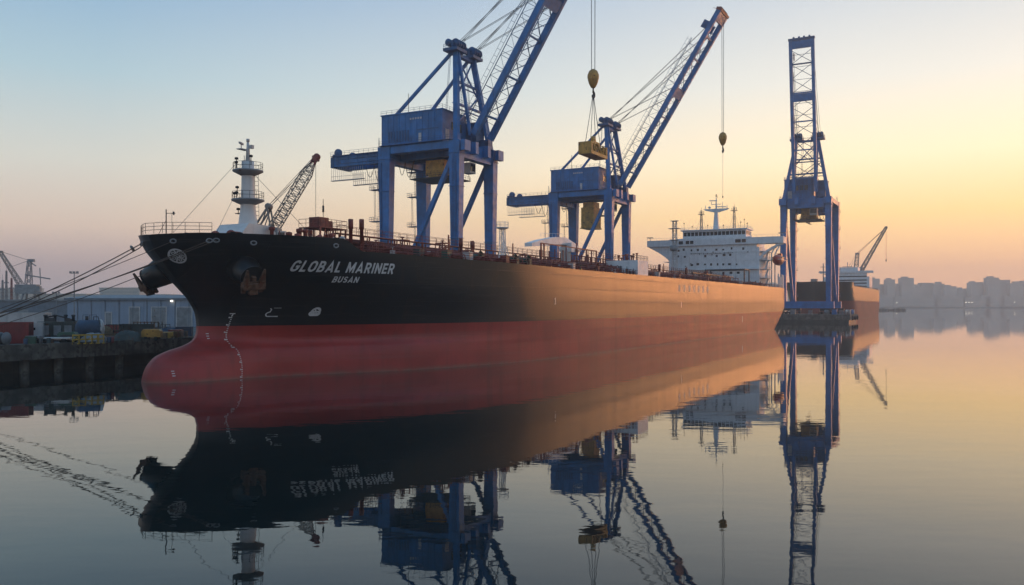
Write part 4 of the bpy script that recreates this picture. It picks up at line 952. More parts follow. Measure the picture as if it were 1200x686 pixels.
# ------------------------------------------------------------------ mooring ropes
def rope(name, label, p, q, sag, r=.07, group='mooring ropes at the bow'):
    p, q = Vector(p), Vector(q); pts = []
    for i in range(25):
        k = i/24; v = p.lerp(q, k); v.z -= sag*4*k*(1-k); pts.append(v-p)
    o = MB().path(pts, r, 6).build(name, ROPE); o.location = p
    tag(o, label, 'rope', group); return [p+v for v in pts]
wf = lambda p: Vector((OX,OY,0))+Matrix.Rotation(RZ, 3, 'Z') @ Vector(p)
BOL = []
for i, (s, t) in enumerate(((-11,-29.5),(-14.5,-29.5),(-18,-29.5),(-9,-31))):
    b = thing('mooring_bollard', ['black bollard on the quay edge', 'black bollard on the quay edge', 'black bollard on the quay edge', 'black bollard set back from the quay edge'][i], 'bollard', W(s,t,QZ), RZ, 'bollards on the quay')
    MB().lathe([(.55,0),(.55,.06),(.36,.1),(.32,.6),(.5,.75),(.5,.9),(.3,1.0),(0,1.02)], (0,0,0), 14).build('post', STEEL, b); BOL.append(W(s,t,QZ+.55))
ra = rope('mooring_rope', 'uppermost mooring rope at the bow, with a round rat guard near its top', wf(FS[0]), BOL[0], .7)
rope('mooring_rope', 'second mooring rope from the top, close under the one with the rat guard', wf(FS[1])+Vector((0,0,-.4)), BOL[0]+Vector((.1,0,-.1)), 1.0)
rope('mooring_rope', 'mooring rope crossing the round bow crest, upper of the pair', wf(FL['b']), BOL[1], .9)
rope('mooring_rope', 'mooring rope crossing just under the bow crest, lower of the pair', wf(FL['b2']), BOL[2], 1.1)
rope('mooring_rope', 'thin mooring rope leaving the bow beside the left anchor, lowest of all', wf(S(4.6,-4.4,14.2)), BOL[3], .6, .05)
rope('mooring_rope', 'thin line led from the foremost fairlead over the stem', wf(FL['a']), BOL[1]+Vector((0,0,.2)), .6, .045)
i = 1; gp = ra[i]; d = (ra[i+1]-ra[i-1]).normalized()
rg = MB(); rg.path([-d*.12, -d*.06, d*.06, d*.12], [.18,.46,.46,.18], 18); rgo = rg.build('rat_guard', LATT); rgo.location = gp; tag(rgo, 'round tan rat guard threaded on the top mooring rope', 'rat guard')

# ------------------------------------------------------------------ lattice crane on the quay beyond the bow
d_ = 190.0
pc = thing('lattice_crane', 'grey lattice boom crane with a red tip rising beyond the tanker\'s foremast', 'crane', at(313, d_), 0, None)
tw = MB(); tw.lattice((0,0,0), (0,0,19.5), 3.2, 2.6, .16, .09, 7, (1,0,0)); tw.box((0,0,.4), (6,6,.8)); tw.build('tower', LATT, pc)
MB().bb(-3.2,2.8,-1.8,1.8,19.5,23).bb(-4.6,-3.2,-1.5,1.5,19.7,22.4).build('machinery_house', GREY, pc)
cbn = MB().bb(2.8,4.4,-1.9,-.2,19.6,22.2).build('cab', PALEPAINT, pc); MB().bb(2.95,4.42,-1.95,-1.9,20.5,21.9).build('window', GLASS, cbn)
af = MB()
for y in (-1.4, 1.4): af.bar((-2.6,y,22.8),(.4,y,27.4),.38).bar((.4,y,27.4),(1.2,y,22.8),.34).bar((-1.2,y,22.8),(.4,y,27.4),.2)
af.bar((.4,-1.6,27.5),(.4,1.6,27.5),.5); af.lathe([(.1,-.9),(.7,-.9),(.7,.9),(.1,.9)], (.4,0,27.8), 12, 'y'); af.build('a_frame', LATT, pc)
tip = Vector(((370-313)/1000*d_, 0, 10+171*d_/1000-4)); ft = Vector((.6,0,21.5))
mid = ft.lerp(tip, .80)
MB().lattice(ft, ft.lerp(tip,.1), .9, 2.1, .13, .08, 2, (0,1,0)).lattice(ft.lerp(tip,.1), mid, 2.1, 2.1, .12, .07, 15, (0,1,0)).lattice(mid, ft.lerp(tip,.93), 2.1, .9, .12, .07, 4, (0,1,0)).build('boom', LATT, pc)
MB().lattice(ft.lerp(tip,.93), tip, .9, .7, .16, .1, 2, (0,1,0)).box(tuple(tip), (1.5,1.2,1.2), .4).lathe([(.1,-.5),(.7,-.5),(.7,.5),(.1,.5)], tuple(tip+Vector((.3,0,.4))), 12, 'y').build('boom_tip', TIPRED, pc)
rp = MB()
for y in (-.8,.8): rp.tube((.4,y,27.8), tuple(tip+Vector((-.6,y*.6,0))), .05, 4).tube((.4,y,27.8), tuple(ft.lerp(tip,.82)+Vector((-.8,y,0))), .045, 4)
rp.tube(tuple(tip), (tip.x,0,17), .05, 4); rp.build('hoist_rope', CABLE, pc)
MB().lathe([(0,-1.8),(.28,-1.6),(.3,0),(0,.2)], (tip.x,0,19.5), 10).build('hook_block', STEEL, pc)

# ------------------------------------------------------------------ quay clutter left of the bow
QR = RZ
sh = thing('warehouse', 'long pale blue warehouse with grey doors behind the bow', 'warehouse', at(164, 232), R(-6))
MB().bb(-21,34,0,22,0,7.2).build('wall', SHED, sh)
rfm = MB(); rfm.extrude([(-.6,7.15),(22.6,7.15),(22.6,7.7),(11,8.7),(-.6,7.75)], 'x', -21.6, 34.6); rfm.build('roof', SHEDR, sh, auto=True)
for x, w_, h in ((-9,1.6,3.6),(-1.5,2.8,5.0),(5.5,4.0,5.0),(12.7,4.2,5.0),(20,4.2,5),(27,4.2,5)):
    dmb = MB(); dmb.bb(x-w_/2,x+w_/2,-.12,-.03,0.02,h)
    for k in range(int(h/.6)): dmb.bb(x-w_/2,x+w_/2,-.16,-.121,.3+k*.6,.36+k*.6)
    dd = dmb.build('door', GREY, sh); MB().bb(x-w_/2-.2,x-w_/2,-.2,-.02,0.02,h+.2).bb(x+w_/2,x+w_/2+.2,-.2,-.02,.02,h+.2).bb(x-w_/2-.2,x+w_/2+.2,-.22,-.01,h+.2,h+.4).build('door_frame', PALEPAINT, dd)
for x in range(-18, 35, 4): MB().bb(x-.12,x+.12,-.14,-.02,0,7.1).build('downpipe', SHEDR, sh)
for x in (9.3,): lo = MB().lathe([(0,0),(.3,.05),(.3,.4),(0,.45)], (x,-.5,6.7), 10).build('wall_lamp', LAMP, sh)
tl = thing('long_shed', 'low grey shed with a flat roof at the left behind the machinery', 'shed', at(20, 262), R(-3))
MB().bb(-26,22,0,12,0,7).build('wall', SHEDR, tl); MB().bb(-26.4,22.4,-.4,12.4,7,7.5).build('roof', GREY, tl)
for x in (-14,-6,2,10): MB().bb(x-1.6,x+1.6,-.1,-.02,0.02,4.4).build('door', GREY, tl)

def container(label, loc, rz, L, H, m, Wd=2.45, group=None):
    c = thing('shipping_container', label, 'container', loc, rz, group)
    b = MB(); b.bb(-L/2,L/2,-Wd/2,Wd/2,.15,H)
    k = int(L/.35)
    for i in range(k):
        x = -L/2+.2+i*(L-.4)/k; b.bb(x,x+.17,-Wd/2-.04,-Wd/2,.3,H-.2).bb(x,x+.17,Wd/2,Wd/2+.04,.3,H-.2)
    b.build('body', m, c)
    f = MB()
    for x in (-L/2,L/2):
        for y in (-Wd/2,Wd/2): f.box((x,y,H/2+.05), (.16,.16,H+.1))
    for z in (.12,H): f.bar((-L/2,-Wd/2,z),(L/2,-Wd/2,z),.16).bar((-L/2,Wd/2,z),(L/2,Wd/2,z),.16).bar((-L/2,-Wd/2,z),(-L/2,Wd/2,z),.16).bar((L/2,-Wd/2,z),(L/2,Wd/2,z),.16)
    f.build('corner_frame', m, c)
    dr_ = MB()
    for y in (-.9,-.3,.3,.9): dr_.tube((L/2+.07,y,.3),(L/2+.07,y,H-.2),.035,5)
    dr_.build('locking_bar', STEEL, c); return c
container('dark red shipping container at the far left of the quay', at(10, 131), R(14), 6.1, 3.2, RED)
container('pale ribbed container with a grey roof behind the red one at far left', at(24, 158), R(8), 9.5, 4.4, PALEPAINT, 3.2)
container('low red container lying left of the bow, in front of the warehouse', at(151, 168), R(4), 9.0, 1.9, RED)
container('dark grey green container beside the low red one', at(160, 150), R(10), 5.0, 2.5, DGREEN)
cab = thing('control_cabinet', 'pale upright control cabinet between red container and dark generator', 'cabinet', at(44, 137), R(20))
MB().bb(-.85,.85,-.6,.6,.1,3.0).bb(-.9,.9,-.65,.65,3.0,3.1).build('box', PALEPAINT, cab); MB().bb(-.7,-.05,-.66,-.61,.3,2.8).bb(.05,.7,-.66,-.61,.3,2.8).build('door', PALEPAINT, cab); MB().bb(-.5,-.2,-.69,-.665,1.9,2.3).build('window', GLASS, cab)
gen = thing('generator_set', 'big dark ribbed generator unit on skids on the left quay', 'generator', at(69, 140), R(12))
b = MB(); b.bb(-2.9,2.9,-1.4,1.4,.5,3.2)
for i in range(15): x = -2.7+i*.385; b.bb(x-.06,x+.06,-1.5,-1.4,.7,3.0)
b.build('housing', DGREEN, gen)
b = MB()
for x in (-2,-.6,.9,2.2): b.lathe([(.22,3.2),(.22,4.0),(.32,4.05),(.32,4.3),(0,4.35)], (x,rnd.uniform(-.6,.6),0), 10)
b.box((-1.2,.2,3.5),(1.3,1,.6)).box((1.6,-.3,3.4),(1.0,.8,.5)).path([(-2,.4,3.9),(-.5,.4,4.2),(1,.4,3.8),(2.4,.2,3.3)],.13,6); b.build('exhaust', STEEL, gen)
MB().bb(-3.1,3.1,-1.3,-1.0,0,.5).bb(-3.1,3.1,1.0,1.3,0,.5).build('skid', STEEL, gen)
for x in (-1.6,.2,1.8): MB().bb(x-.55,x+.55,-1.53,-1.505,1.0,2.6).build('grille', GREY, gen)
tk = thing('storage_tank', 'blue horizontal tank with a pale domed end next to the generator', 'tank', at(105, 139), R(28))
n_ = MB().lathe([(0,-2.2),(.8,-2.1),(1.45,-1.75),(1.6,-1.4),(1.6,1.4),(1.45,1.75)], (0,0,1.9), 24, 'x').build('shell', BLUEP, tk)
MB().lathe([(1.46,1.72),(1.62,1.5),(1.66,1.7),(1.45,1.9),(.8,2.15),(0,2.25)], (0,0,1.9), 24, 'x').build('end_dome', PALEPAINT, tk)
for x in (-1.2,1.0): MB().bb(x-.2,x+.2,-1.2,1.2,0,1.0).build('saddle', STEEL, tk)
MB().tube((-.4,0,3.4),(-.4,0,4.1),.25,8).path([(.6,0,3.4),(.6,0,4.0),(1.2,-.6,4.0),(1.6,-1.5,2.4),(1.6,-1.7,.4)],.08,6).rail([(-1,-.5,3.4),(1,-.5,3.4)],.9,1,.03,1).build('pipework', STEEL, tk)
fl = thing('flatbed_trailer', 'pale low flatbed trailer parked along the quay edge', 'trailer', at(64, 131), R(6))
MB().bb(-2.6,2.6,-1.1,1.1,.75,.95).bb(-2.6,2.6,-.4,.4,.55,.75).build('bed', PALEPAINT, fl)
for x in (-1.8,-.9,1.7):
    for y in (-.95,.95): MB().lathe([(0,-.14),(.42,-.14),(.42,.14),(0,.14)], (x,y,.42), 14, 'y').build('wheel', RUBBER, fl)
bl0 = None
for i, px in enumerate((89,96.5,104,112,118)):
    c = at(px, 129+i*.6)
    if bl0 is None:
        bl0 = thing('crowd_barrier', 'yellow steel barrier frame in a row on the quay edge', 'barrier', c, R(10), 'yellow barrier frames')
        m_ = MB(); m_.bar((-.45,0,.1),(-.45,0,1.35),.14).bar((.45,0,.1),(.45,0,1.35),.14).bar((-.5,0,1.35),(.5,0,1.35),.22).bar((-.45,0,.7),(.45,0,.7),.2); m_.build('frame', YELLOW2, bl0)
        MB().bb(-.6,-.3,-.5,.5,0,.12).bb(.3,.6,-.5,.5,0,.12).build('foot', YELLOW2, bl0); MB().bar((-.42,0,.3),(.42,0,1.2),.16,.06).build('brace', YELLOW2, bl0)
    else: dup(bl0, c, R(10+(i*37)%23-8))
def crate(label, loc, rz, d, m, group=None):
    c = thing('slatted_crate', label, 'crate', loc, rz, group); a, b_, h = d
    m_ = MB(); m_.bb(-a/2,a/2,-b_/2,b_/2,.12,h)
    for k in range(int(h/.22)): m_.bb(-a/2-.03,a/2+.03,-b_/2-.03,b_/2+.03,.16+k*.22,.28+k*.22)
    m_.build('box', m, c); MB().bb(-a/2,-a/2+.12,-b_/2,b_/2,0,.12).bb(a/2-.12,a/2,-b_/2,b_/2,0,.12).build('skid', TIMBER, c)
    return c
crate('tan timber crate, left one of those near the bow on the quay', at(186, 146), R(15), (2.6,1.6,1.1), TIMBER)
crate('yellow ochre crate between the tan one and the bow', at(198, 149), R(-8), (2.4,1.5,1.2), YELLOW)
crate('dark red crate set behind the ochre one beside the bow', at(206, 153), R(5), (2.2,1.5,1.5), RED)
crate('blue crate nearest the bow on the quay', at(216, 158), R(12), (2.8,1.8,1.9), BLUEP)
crate('grey crate standing left of the tan crate on the quay', at(174, 152), R(-14), (1.9,1.5,1.5), GREY)
crate('small green crate left of the pale cabinet on the quay', at(36, 128), R(22), (1.4,1.2,1.2), GREEN)
# pipes stacked on the quay edge, each one a thing
p0 = None
for i, (y, z) in enumerate(((-.5,.25),(0,.25),(.5,.25),(-.25,.68),(.25,.68))):
    c = at(140, 139)+Matrix.Rotation(R(9),3,'Z') @ Vector((0,y,z))
    if p0 is None:
        p0 = MB().lathe([(.17,-2.6),(.24,-2.6),(.24,2.6),(.17,2.6),(.17,-2.6)], (0,0,0), 14, 'x').build('steel_pipe', RUSTY); o = p0
    else: o = p0.copy(); C.objects.link(o)
    o.location = c; o.rotation_euler = (0,0,R(9)); tag(o, 'rusty steel pipe in the small stack on the quay left of the bow', 'pipe', 'stacked steel pipes')
d0 = None
for i, (px, dd) in enumerate(((128,134),(131.5,134.4),(122,136),(57,129.5),(60.5,130.2),(30,127))):
    if d0 is None:
        d0 = MB().lathe([(0,0),(.29,0),(.3,.3),(.28,.32),(.3,.6),(.28,.62),(.3,.9),(0,.9)], (0,0,0), 14).build('oil_drum', BLUEP); o = d0
    else: o = d0.copy(); C.objects.link(o)
    o.location = at(px, dd); o.material_slots[0].link = 'OBJECT'; o.material_slots[0].material = (BLUEP, RED, GREY, DGREEN, RUSTY, BLUEP)[i]
    tag(o, ['blue drum right of the yellow barriers','red drum right of the yellow barriers','grey drum behind the yellow barriers','dark green drum in front of the flatbed trailer','rusty drum in front of the flatbed trailer','blue drum in front of the red container at left'][i], 'drum', 'oil drums on the quay')
# forklift by the bow
fk = thing('forklift', 'small yellow forklift parked by the crates left of the bow', 'forklift', at(193, 160), R(160))
MB().bb(-1.1,.8,-.6,.6,.35,1.1).bb(-1.3,-.6,-.6,.6,.5,1.5).build('body', YELLOW2, fk)
MB().bar((-.9,-.55,1.1),(-.7,-.55,2.2),.08).bar((-.9,.55,1.1),(-.7,.55,2.2),.08).bar((.6,-.55,1.1),(.4,-.55,2.2),.08).bar((.6,.55,1.1),(.4,.55,2.2),.08).bb(-.8,.5,-.6,.6,2.2,2.28).build('guard', STEEL, fk)
MB().bar((.95,-.4,.1),(.95,-.4,2.6),.12).bar((.95,.4,.1),(.95,.4,2.6),.12).bar((.95,-.4,1.6),(.95,.4,1.6),.1).bb(1.0,2.1,-.4,-.25,.15,.2).bb(1.0,2.1,.25,.4,.15,.2).build('mast', STEEL, fk)
for x in (-.75,.6):
    for y in (-.6,.6): MB().lathe([(0,-.12),(.34,-.12),(.34,.12),(0,.12)], (x,y,.34), 14, 'y').build('wheel', RUBBER, fk)
# more gear strewn about the left quay
def gear(kind, label, loc, rz, m=None, sc_=1):
    z0 = 0
    if kind == 'pallets':
        o = thing('pallet_stack', label, 'pallets', loc, rz, 'gear on the left quay', sc_); m_ = MB()
        for j in range(7):
            for k in (-.9,0,.9): m_.bb(k-.08,k+.08,-.6,.6,j*.17,j*.17+.09)
            for k in range(6): m_.bb(-1,1,-.6+k*.21,-.6+k*.21+.14,j*.17+.09,j*.17+.12)
        m_.build('pallet', m or TIMBER, o)
    elif kind == 'reel':
        o = thing('cable_reel', label, 'cable reel', loc, rz, 'gear on the left quay', sc_)
        MB().lathe([(0,-.7),(1.2,-.7),(1.2,-.58),(.6,-.56),(.6,.56),(1.2,.58),(1.2,.7),(0,.7)], (0,0,1.2), 20, 'y').build('drum', m or TIMBER, o); MB().lathe([(.62,-.5),(.95,-.48),(.95,.48),(.62,.5)], (0,0,1.2), 16, 'y').build('cable', STEEL, o)
    elif kind == 'tarp':
        o = thing('tarpaulin_pile', label, 'covered pile', loc, rz, 'gear on the left quay', sc_); m_ = MB(); q_ = random.Random(len(label)); n_ = 12; V = []
        for i in range(n_+1):
            for j in range(n_+1):
                u_, v_ = i/n_*2-1, j/n_*2-1; e_ = max(0, (1-abs(u_)**3)*(1-abs(v_)**3)); V.append((u_*1.9+q_.uniform(-.06,.06), v_*1.2+q_.uniform(-.06,.06), 1.5*e_**.5*(1+q_.uniform(-.12,.12))))
        m_.add(V, [(i*(n_+1)+j,(i+1)*(n_+1)+j,(i+1)*(n_+1)+j+1,i*(n_+1)+j+1) for i in range(n_) for j in range(n_)], True); m_.build('tarpaulin', m or BLUEP, o, auto=True)
    elif kind == 'compressor':
        o = thing('air_compressor', label, 'compressor', loc, rz, 'gear on the left quay', sc_)
        MB().extrude([(-1.5,.6),(1.5,.6),(1.5,1.5),(1.2,1.9),(-1.2,1.9),(-1.5,1.6)], 'y', -.8, .8).build('hood', m or YELLOW, o, auto=True)
        for x in (-.8,.8):
            for y in (-.85,.85): MB().lathe([(0,-.1),(.35,-.1),(.35,.1),(0,.1)], (x,y,.35), 14, 'y').build('wheel', RUBBER, o)
        MB().bar((1.5,0,.6),(2.6,0,.4),.1).build('tow_bar', STEEL, o); MB().bb(-1,.9,-.83,-.805,.8,1.4).build('grille', STEEL, o)
    elif kind == 'rackframe':
        o = thing('pipe_frame', label, 'steel frame', loc, rz, 'gear on the left quay', sc_); m_ = MB()
        for x in (-1.8,-.6,.6,1.8):
            for y in (-.6,.6): m_.bar((x,y,0),(x,y,2.6),.12)
        for z in (.3,1.4,2.5):
            for y in (-.6,.6): m_.bar((-1.9,y,z),(1.9,y,z),.12)
            for x in (-1.8,1.8): m_.bar((x,-.6,z),(x,.6,z),.1)
        m_.build('frame', m or STEEL, o); m_ = MB()
        for k in range(9): m_.tube((-2.1,-.45+.11*k,.5+.12*(k%2)),(2.1,-.45+.11*k,.5+.12*(k%2)),.07,6)
        for k in range(6): m_.tube((-1.9,-.4+.16*k,1.55),(2.0,-.4+.16*k,1.55),.08,6)
        m_.build('tube_bundle', RUSTY, o)
    return o
for g_ in (('pallets','timber pallet stack between the yellow barriers and the low red container',at(127,141),R(20),TIMBER,1.1),('reel','wooden cable reel right of the pale domed tank',at(122,143.5),R(50),TIMBER,1),
    ('tarp','dark green covered pile in front of the green container',at(150,139),R(12),DGREEN,1.1),('compressor','ochre air compressor parked left of the tan crate',at(178,141.5),R(190),YELLOW,1),
    ('rackframe','dark steel frame of tubes behind the tank',at(96,147),R(14),STEEL,1.25),('pallets','grey pallet stack at the left end of the flatbed trailer',at(41,129.5),R(5),GREY,1.1),
    ('tarp','blue covered pile behind the ochre crate',at(200,160),R(30),BLUEP,1.1),('rackframe','rusty frame of tubes right of the green container',at(171,156),R(-6),RUSTY,1.1),
    ('reel','grey cable reel at the far left before the red container',at(4,126.5),R(80),GREY,.8),('compressor','green compressor in front of the generator',at(80,133),R(8),GREEN,.9),
    ('pallets','timber pallet stack beside the bow, right of the forklift',at(211,149),R(33),TIMBER,1.2),('tarp','grey covered pile behind the yellow barriers',at(110,133.5),R(-14),GREY,1.0),
    ('rackframe','dark frame of tubes on the quay before the low red container',at(139,147),R(6),STEEL,1.0),('reel','blue cable reel between the generator and the cabinet',at(53,141),R(20),BLUEP,1.1)): gear(*g_)
# floodlight masts
def flood(label, loc, h, m, lit=False, group='floodlight masts'):
    f = thing('floodlight_mast', label, 'mast', loc, 0, group)
    MB().lathe([(.22,0),(.2,.6),(.09,h)], (0,0,0), 8).box((0,0,.15),(.7,.7,.3)).build('pole', GREY, f); MB().bb(-1.1,1.1,-.06,.06,h,h+.12).build('cross_arm', GREY, f)
    for x in (-.8,0,.8): MB().box((x,-.15,h+.35),(.5,.3,.4)).build('lamp', LAMP if lit else GREY, f)
flood('thin floodlight mast rising above the generator on the left quay', at(87, 205), 13.4, GREY)
flood('short floodlight mast at the left end of the warehouse', at(66, 236), 9, GREY)
flood('lit lamp mast in the distance left of the bow', at(122, 520), 11, GREY, True)
# far harbour crane to the left
fc = thing('level_luffing_crane', 'hazy grey luffing crane far off at the left edge', 'crane', at(36, 420), R(8))
t_ = MB()
for x in (-5,5):
    for y in (-4,4): t_.bar((x,y,0),(x*.5,y*.5,11.5),.8)
t_.bb(-6,6,-3,3,11.2,12.2).bb(-5.4,5.4,-4.4,-3.6,2,2.8).bb(-5.4,5.4,3.6,4.4,2,2.8); t_.build('portal', GREY, fc)
MB().bb(-6.5,3.4,-2.4,2.4,12.2,15.8).bb(3.4,5,-2.2,.2,12.4,15).build('machinery_house', GREY, fc)
t_ = MB(); t_.lattice((-1,0,15.6),(-.6,0,27.4),2.6,1.4,.22,.12,6,(1,0,0)).bar((-.6,0,27),(2.4,0,25),.5).bar((-2.6,0,20.6),(9,0,18.6),.5,.6).bar((4.6,0,15.6),(4.2,0,24),.35).box((.2,0,27.6),(3,1.6,1.4)); t_.build('tower', GREY, fc)
t_ = MB(); t_.lattice((-4.5,0,15.6),(-13.8,0,31.4),2.2,1.2,.2,.1,12,(0,1,0)).box((-14,0,31.8),(2.4,1.2,1)); t_.build('boom', LATT, fc)
t_ = MB(); t_.tube((-.6,.5,27.6),(-13.6,.5,31.8),.1,4).tube((-.6,-.5,27.6),(-9.5,-.5,24.2),.1,4).tube((-14.2,0,31.5),(-14.2,0,12),.08,4); t_.build('rope', CABLE, fc)
for i, (px, h, m_) in enumerate(((3,19,GREY),(7.5,24,GREY),(13.5,20,TIPRED),(20,15,GREY))):
    f = thing('harbour_mast', ['thin grey mast at the extreme left beyond the sheds','taller thin grey mast second from the left edge','reddish thin mast third from the left edge','shortest grey mast beside the far luffing crane'][i], 'mast', at(px, 455), 0, 'distant thin masts')
    MB().lattice((0,0,0),(0,0,h),1.0,.5,.14,.08,10,(1,0,0)).tube((0,0,h),(0,0,h+3),.08,4).build('pole', m_, f); MB().bb(-1.2,1.2,-.2,.2,h*.72,h*.72+.6).build('cross_arm', GREY, f)
# hazy waterfront buildings to the left
def building(label, px, d, w_, dep, h, m, group, name='waterfront_building', cat='building', z=2.5, rz=0, steps=()):
    b = thing(name, label, cat, at(px, d, z), rz, group)
    mb = MB(); mb.bb(-w_/2,w_/2,0,dep,-1,h)
    for x0, x1, hh in steps: mb.bb(x0*w_,x1*w_,dep*.2,dep*.8,h-.1,h+hh)
    mb.build('wall', m, b)
    if h > 10:
        win = MB(); nf = max(2, int(h/3.4)); nc = max(3, int(w_/5))
        for i in range(nf):
            win.bb(-w_/2+w_*.06, w_/2-w_*.06, -.12, -.05, 1.8+i*(h-2)/nf, 1.8+i*(h-2)/nf+1.3)
        win.build('window_band', FARD, b)
        MB().bb(-w_/2-.4,w_/2+.4,-.4,dep+.4,h+.001,h+.7).build('parapet', m, b)
    return b
LFT = [(8,600,30,20,17,FAR),(34,640,26,20,12,FARD),(70,610,38,24,13,FAR),(112,700,60,30,13.5,FARD),(140,640,30,20,18,FAR),(168,720,44,24,14,FARD),(196,660,24,20,11,FAR),(214,690,26,20,13,FARD)]
for i, (px, d, w_, dp_, h, m) in enumerate(LFT):
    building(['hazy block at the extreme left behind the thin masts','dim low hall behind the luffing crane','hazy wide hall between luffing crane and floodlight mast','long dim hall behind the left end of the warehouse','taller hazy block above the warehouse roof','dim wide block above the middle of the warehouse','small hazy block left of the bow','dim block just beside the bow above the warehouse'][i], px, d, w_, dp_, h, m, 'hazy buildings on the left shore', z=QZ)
tag(slab(MB(), 560, 900, -330, -900, -3, 2.4).build('far_quay', LAND, auto=True), kind='structure')

# ------------------------------------------------------------------ stuff on the pier head
rr = random.Random(9)
def pitem(i, s, t):
    z = 4.6; k = i % 4
    if k == 0:
        o = thing('pallet_stack', 'stack of timber pallets on the pier head', 'pallets', W(s,t,z), RZ+rr.uniform(-.4,.4), 'gear on the pier head'); m_ = MB()
        for j in range(8): m_.bb(-1.2,1.2,-1,1,j*.3,j*.3+.16)
        m_.build('pallet', rr.choice([TIMBER, GREY, BLUED]), o)
    elif k == 1:
        o = thing('gas_rack', 'rack of gas bottles on the pier head', 'rack', W(s,t,z), RZ, 'gear on the pier head'); m_ = MB()
        for j in range(6): m_.lathe([(0,0),(.3,0),(.3,2.1),(.12,2.4),(0,2.5)], (-1.6+j*.65,0,.1), 10)
        m_.build('bottle', rr.choice([BLUE, TIPRED, PALEPAINT]), o); MB().bb(-2,2,-.5,.5,0,.1).rail([(-2,-.5,.1),(2,-.5,.1)],1.4,2,.06,2).build('frame', STEEL, o)
    elif k == 2:
        o = thing('cable_drum', 'wooden cable drum on the pier head', 'drum', W(s,t,z), RZ+rr.uniform(-1,1), 'gear on the pier head')
        MB().lathe([(0,-.8),(1.3,-.8),(1.3,-.62),(.7,-.6),(.7,.6),(1.3,.62),(1.3,.8),(0,.8)], (0,0,1.3), 18, 'y').build('reel', rr.choice([TIMBER, BLUE, GREY]), o)
    else:
        o = thing('tool_hut', 'small work hut on the pier head', 'hut', W(s,t,z), RZ, 'gear on the pier head')
        MB().bb(-1.5,1.5,-1.2,1.2,0,2.5).bb(-1.7,1.7,-1.4,1.4,2.5,2.65).build('wall', rr.choice([BLUE, PALEPAINT, GREY]), o); MB().bb(-.4,.4,-1.26,-1.21,.05,2.1).build('door', GREY, o)
    return o
spots = [(PS+1.8, t) for t in (16,20.5,24.5,28.5,32,34.6)]+[(PS+6+i*4.4, 34.5) for i in range(6)]+[(PS+1.6, t) for t in (-12,-6,1,7)]
for i, (s, t) in enumerate(spots): pitem(i, s, t)
kinds = {}
for o in [o for o in C.objects if o.get('group') == 'gear on the pier head']: kinds.setdefault(o['category'], []).append(o)
for i in range(3):
    o = MB().lathe([(.5,-.4),(1.1,-.44),(1.25,0),(1.1,.44),(.5,.4),(.45,0),(.5,-.4)], n=18, axis='y').build('tyre_fender', RUBBER)
    o.location = W(PS+9+i*11, 36.95, 2.6); o.rotation_euler = (0,0,RZ)
    tag(o, 'black tyre fender hung on the end face of the pier head', 'fender', 'tyre fenders on the pier head')

# ------------------------------------------------------------------ second ship, far off
s2 = thing('bulk_carrier', 'second dark ship lying far off behind the end crane, grey bridge at its stern', 'ship', (0,0,0), RZ, None)
L2, B2, Z2 = 232.0, 21.5, 22.4
s2.location = W(515, 3, 0)
def h2b(s, z):
    a = max(0, 7-.33*z); x = s-a
    if x <= 0: return 0
    b_ = B2*min(1, (1-max(0, 1-x/(46-1.1*z))**2.0))
    e = L2-(8*max(0,1-z/9)); st = e-24
    if s > st: b_ *= math.sqrt(max(0,1-.5*((s-st)/(e-st))**3))
    return b_
top2_ = lambda s: Z2+(2.6 if s < 24 else max(0, 2.6-(s-24)*.8))
zl = [-3,0,2,4,6,8,10,12,14,16,18]; mb = MB(); rows = []
sx2 = [0,.5,1.2,2.2,3.5,5,7,9,12,15,18,22,24,26,28,32,38,46,60,90,120,150,180]+[200+i*2 for i in range(1,17)]
for k in range(14):
    row = []
    for x in sx2:
        z = zl[k] if k < 11 else 18+(top2_(x)-18)*(k-10)/3
        a = max(0, 7-.33*z); e = L2-8*max(0,1-z/9); s = a+(e-a)*x/L2; row.append((s, h2b(s, z) if x else 0, z))
    rows.append(row)
n = len(sx2)
for sg in (1,-1): mb.add([S(p[0],sg*p[1],p[2]) for r in rows for p in r], [(k*n+j,k*n+j+1,(k+1)*n+j+1,(k+1)*n+j) for k in range(13) for j in range(n-1)], True)
cl = [r[-1] for r in rows]; mb.add([S(*p) for p in cl]+[S(p[0],-p[1],p[2]) for p in cl], [(k,k+1,14+k+1,14+k) for k in range(13)])
ho = mb.build('hull', hull_mat('far_hull', 12.5, (.012,.013,.015), (.24,.035,.025), .12), s2)
bm = bmesh.new(); bm.from_mesh(ho.data); bmesh.ops.remove_doubles(bm, verts=bm.verts, dist=.001); bmesh.ops.dissolve_degenerate(bm, edges=bm.edges, dist=.001); bmesh.ops.recalc_face_normals(bm, faces=bm.faces)
for e in bm.edges:
    if len(e.link_faces) == 2 and e.calc_face_angle(0) > R(40): e.smooth = False
bm.to_mesh(ho.data); bm.free()
MB().add([S(s, sg*max(.05,h2b(s,Z2)-.2), Z2-.1) for s in (4,10,20,40,90,215,231) for sg in (1,-1)], [(2*i,2*i+1,2*i+3,2*i+2) for i in range(6)]).build('main_deck', REDPIPE, s2, auto=True)
mb = MB(); mb.bb(166,190,-18,18,Z2,Z2+10.5).bb(167,188,-16,16,Z2+10.5,Z2+15).bb(166,172,-21,21,Z2+13.6,Z2+15.4).bb(167,184,-9,9,Z2+15.4,Z2+18.4); a2 = mb.build('accommodation', WHITE, s2)
for z in (2,4.6,7.2,10.2): MB().bb(165.9,166,-16,16,Z2+z,Z2+z+.9).build('window_band', GLASS, a2)
MB().bb(191,197,-5,5,Z2,Z2+12).build('funnel', GREY, s2)
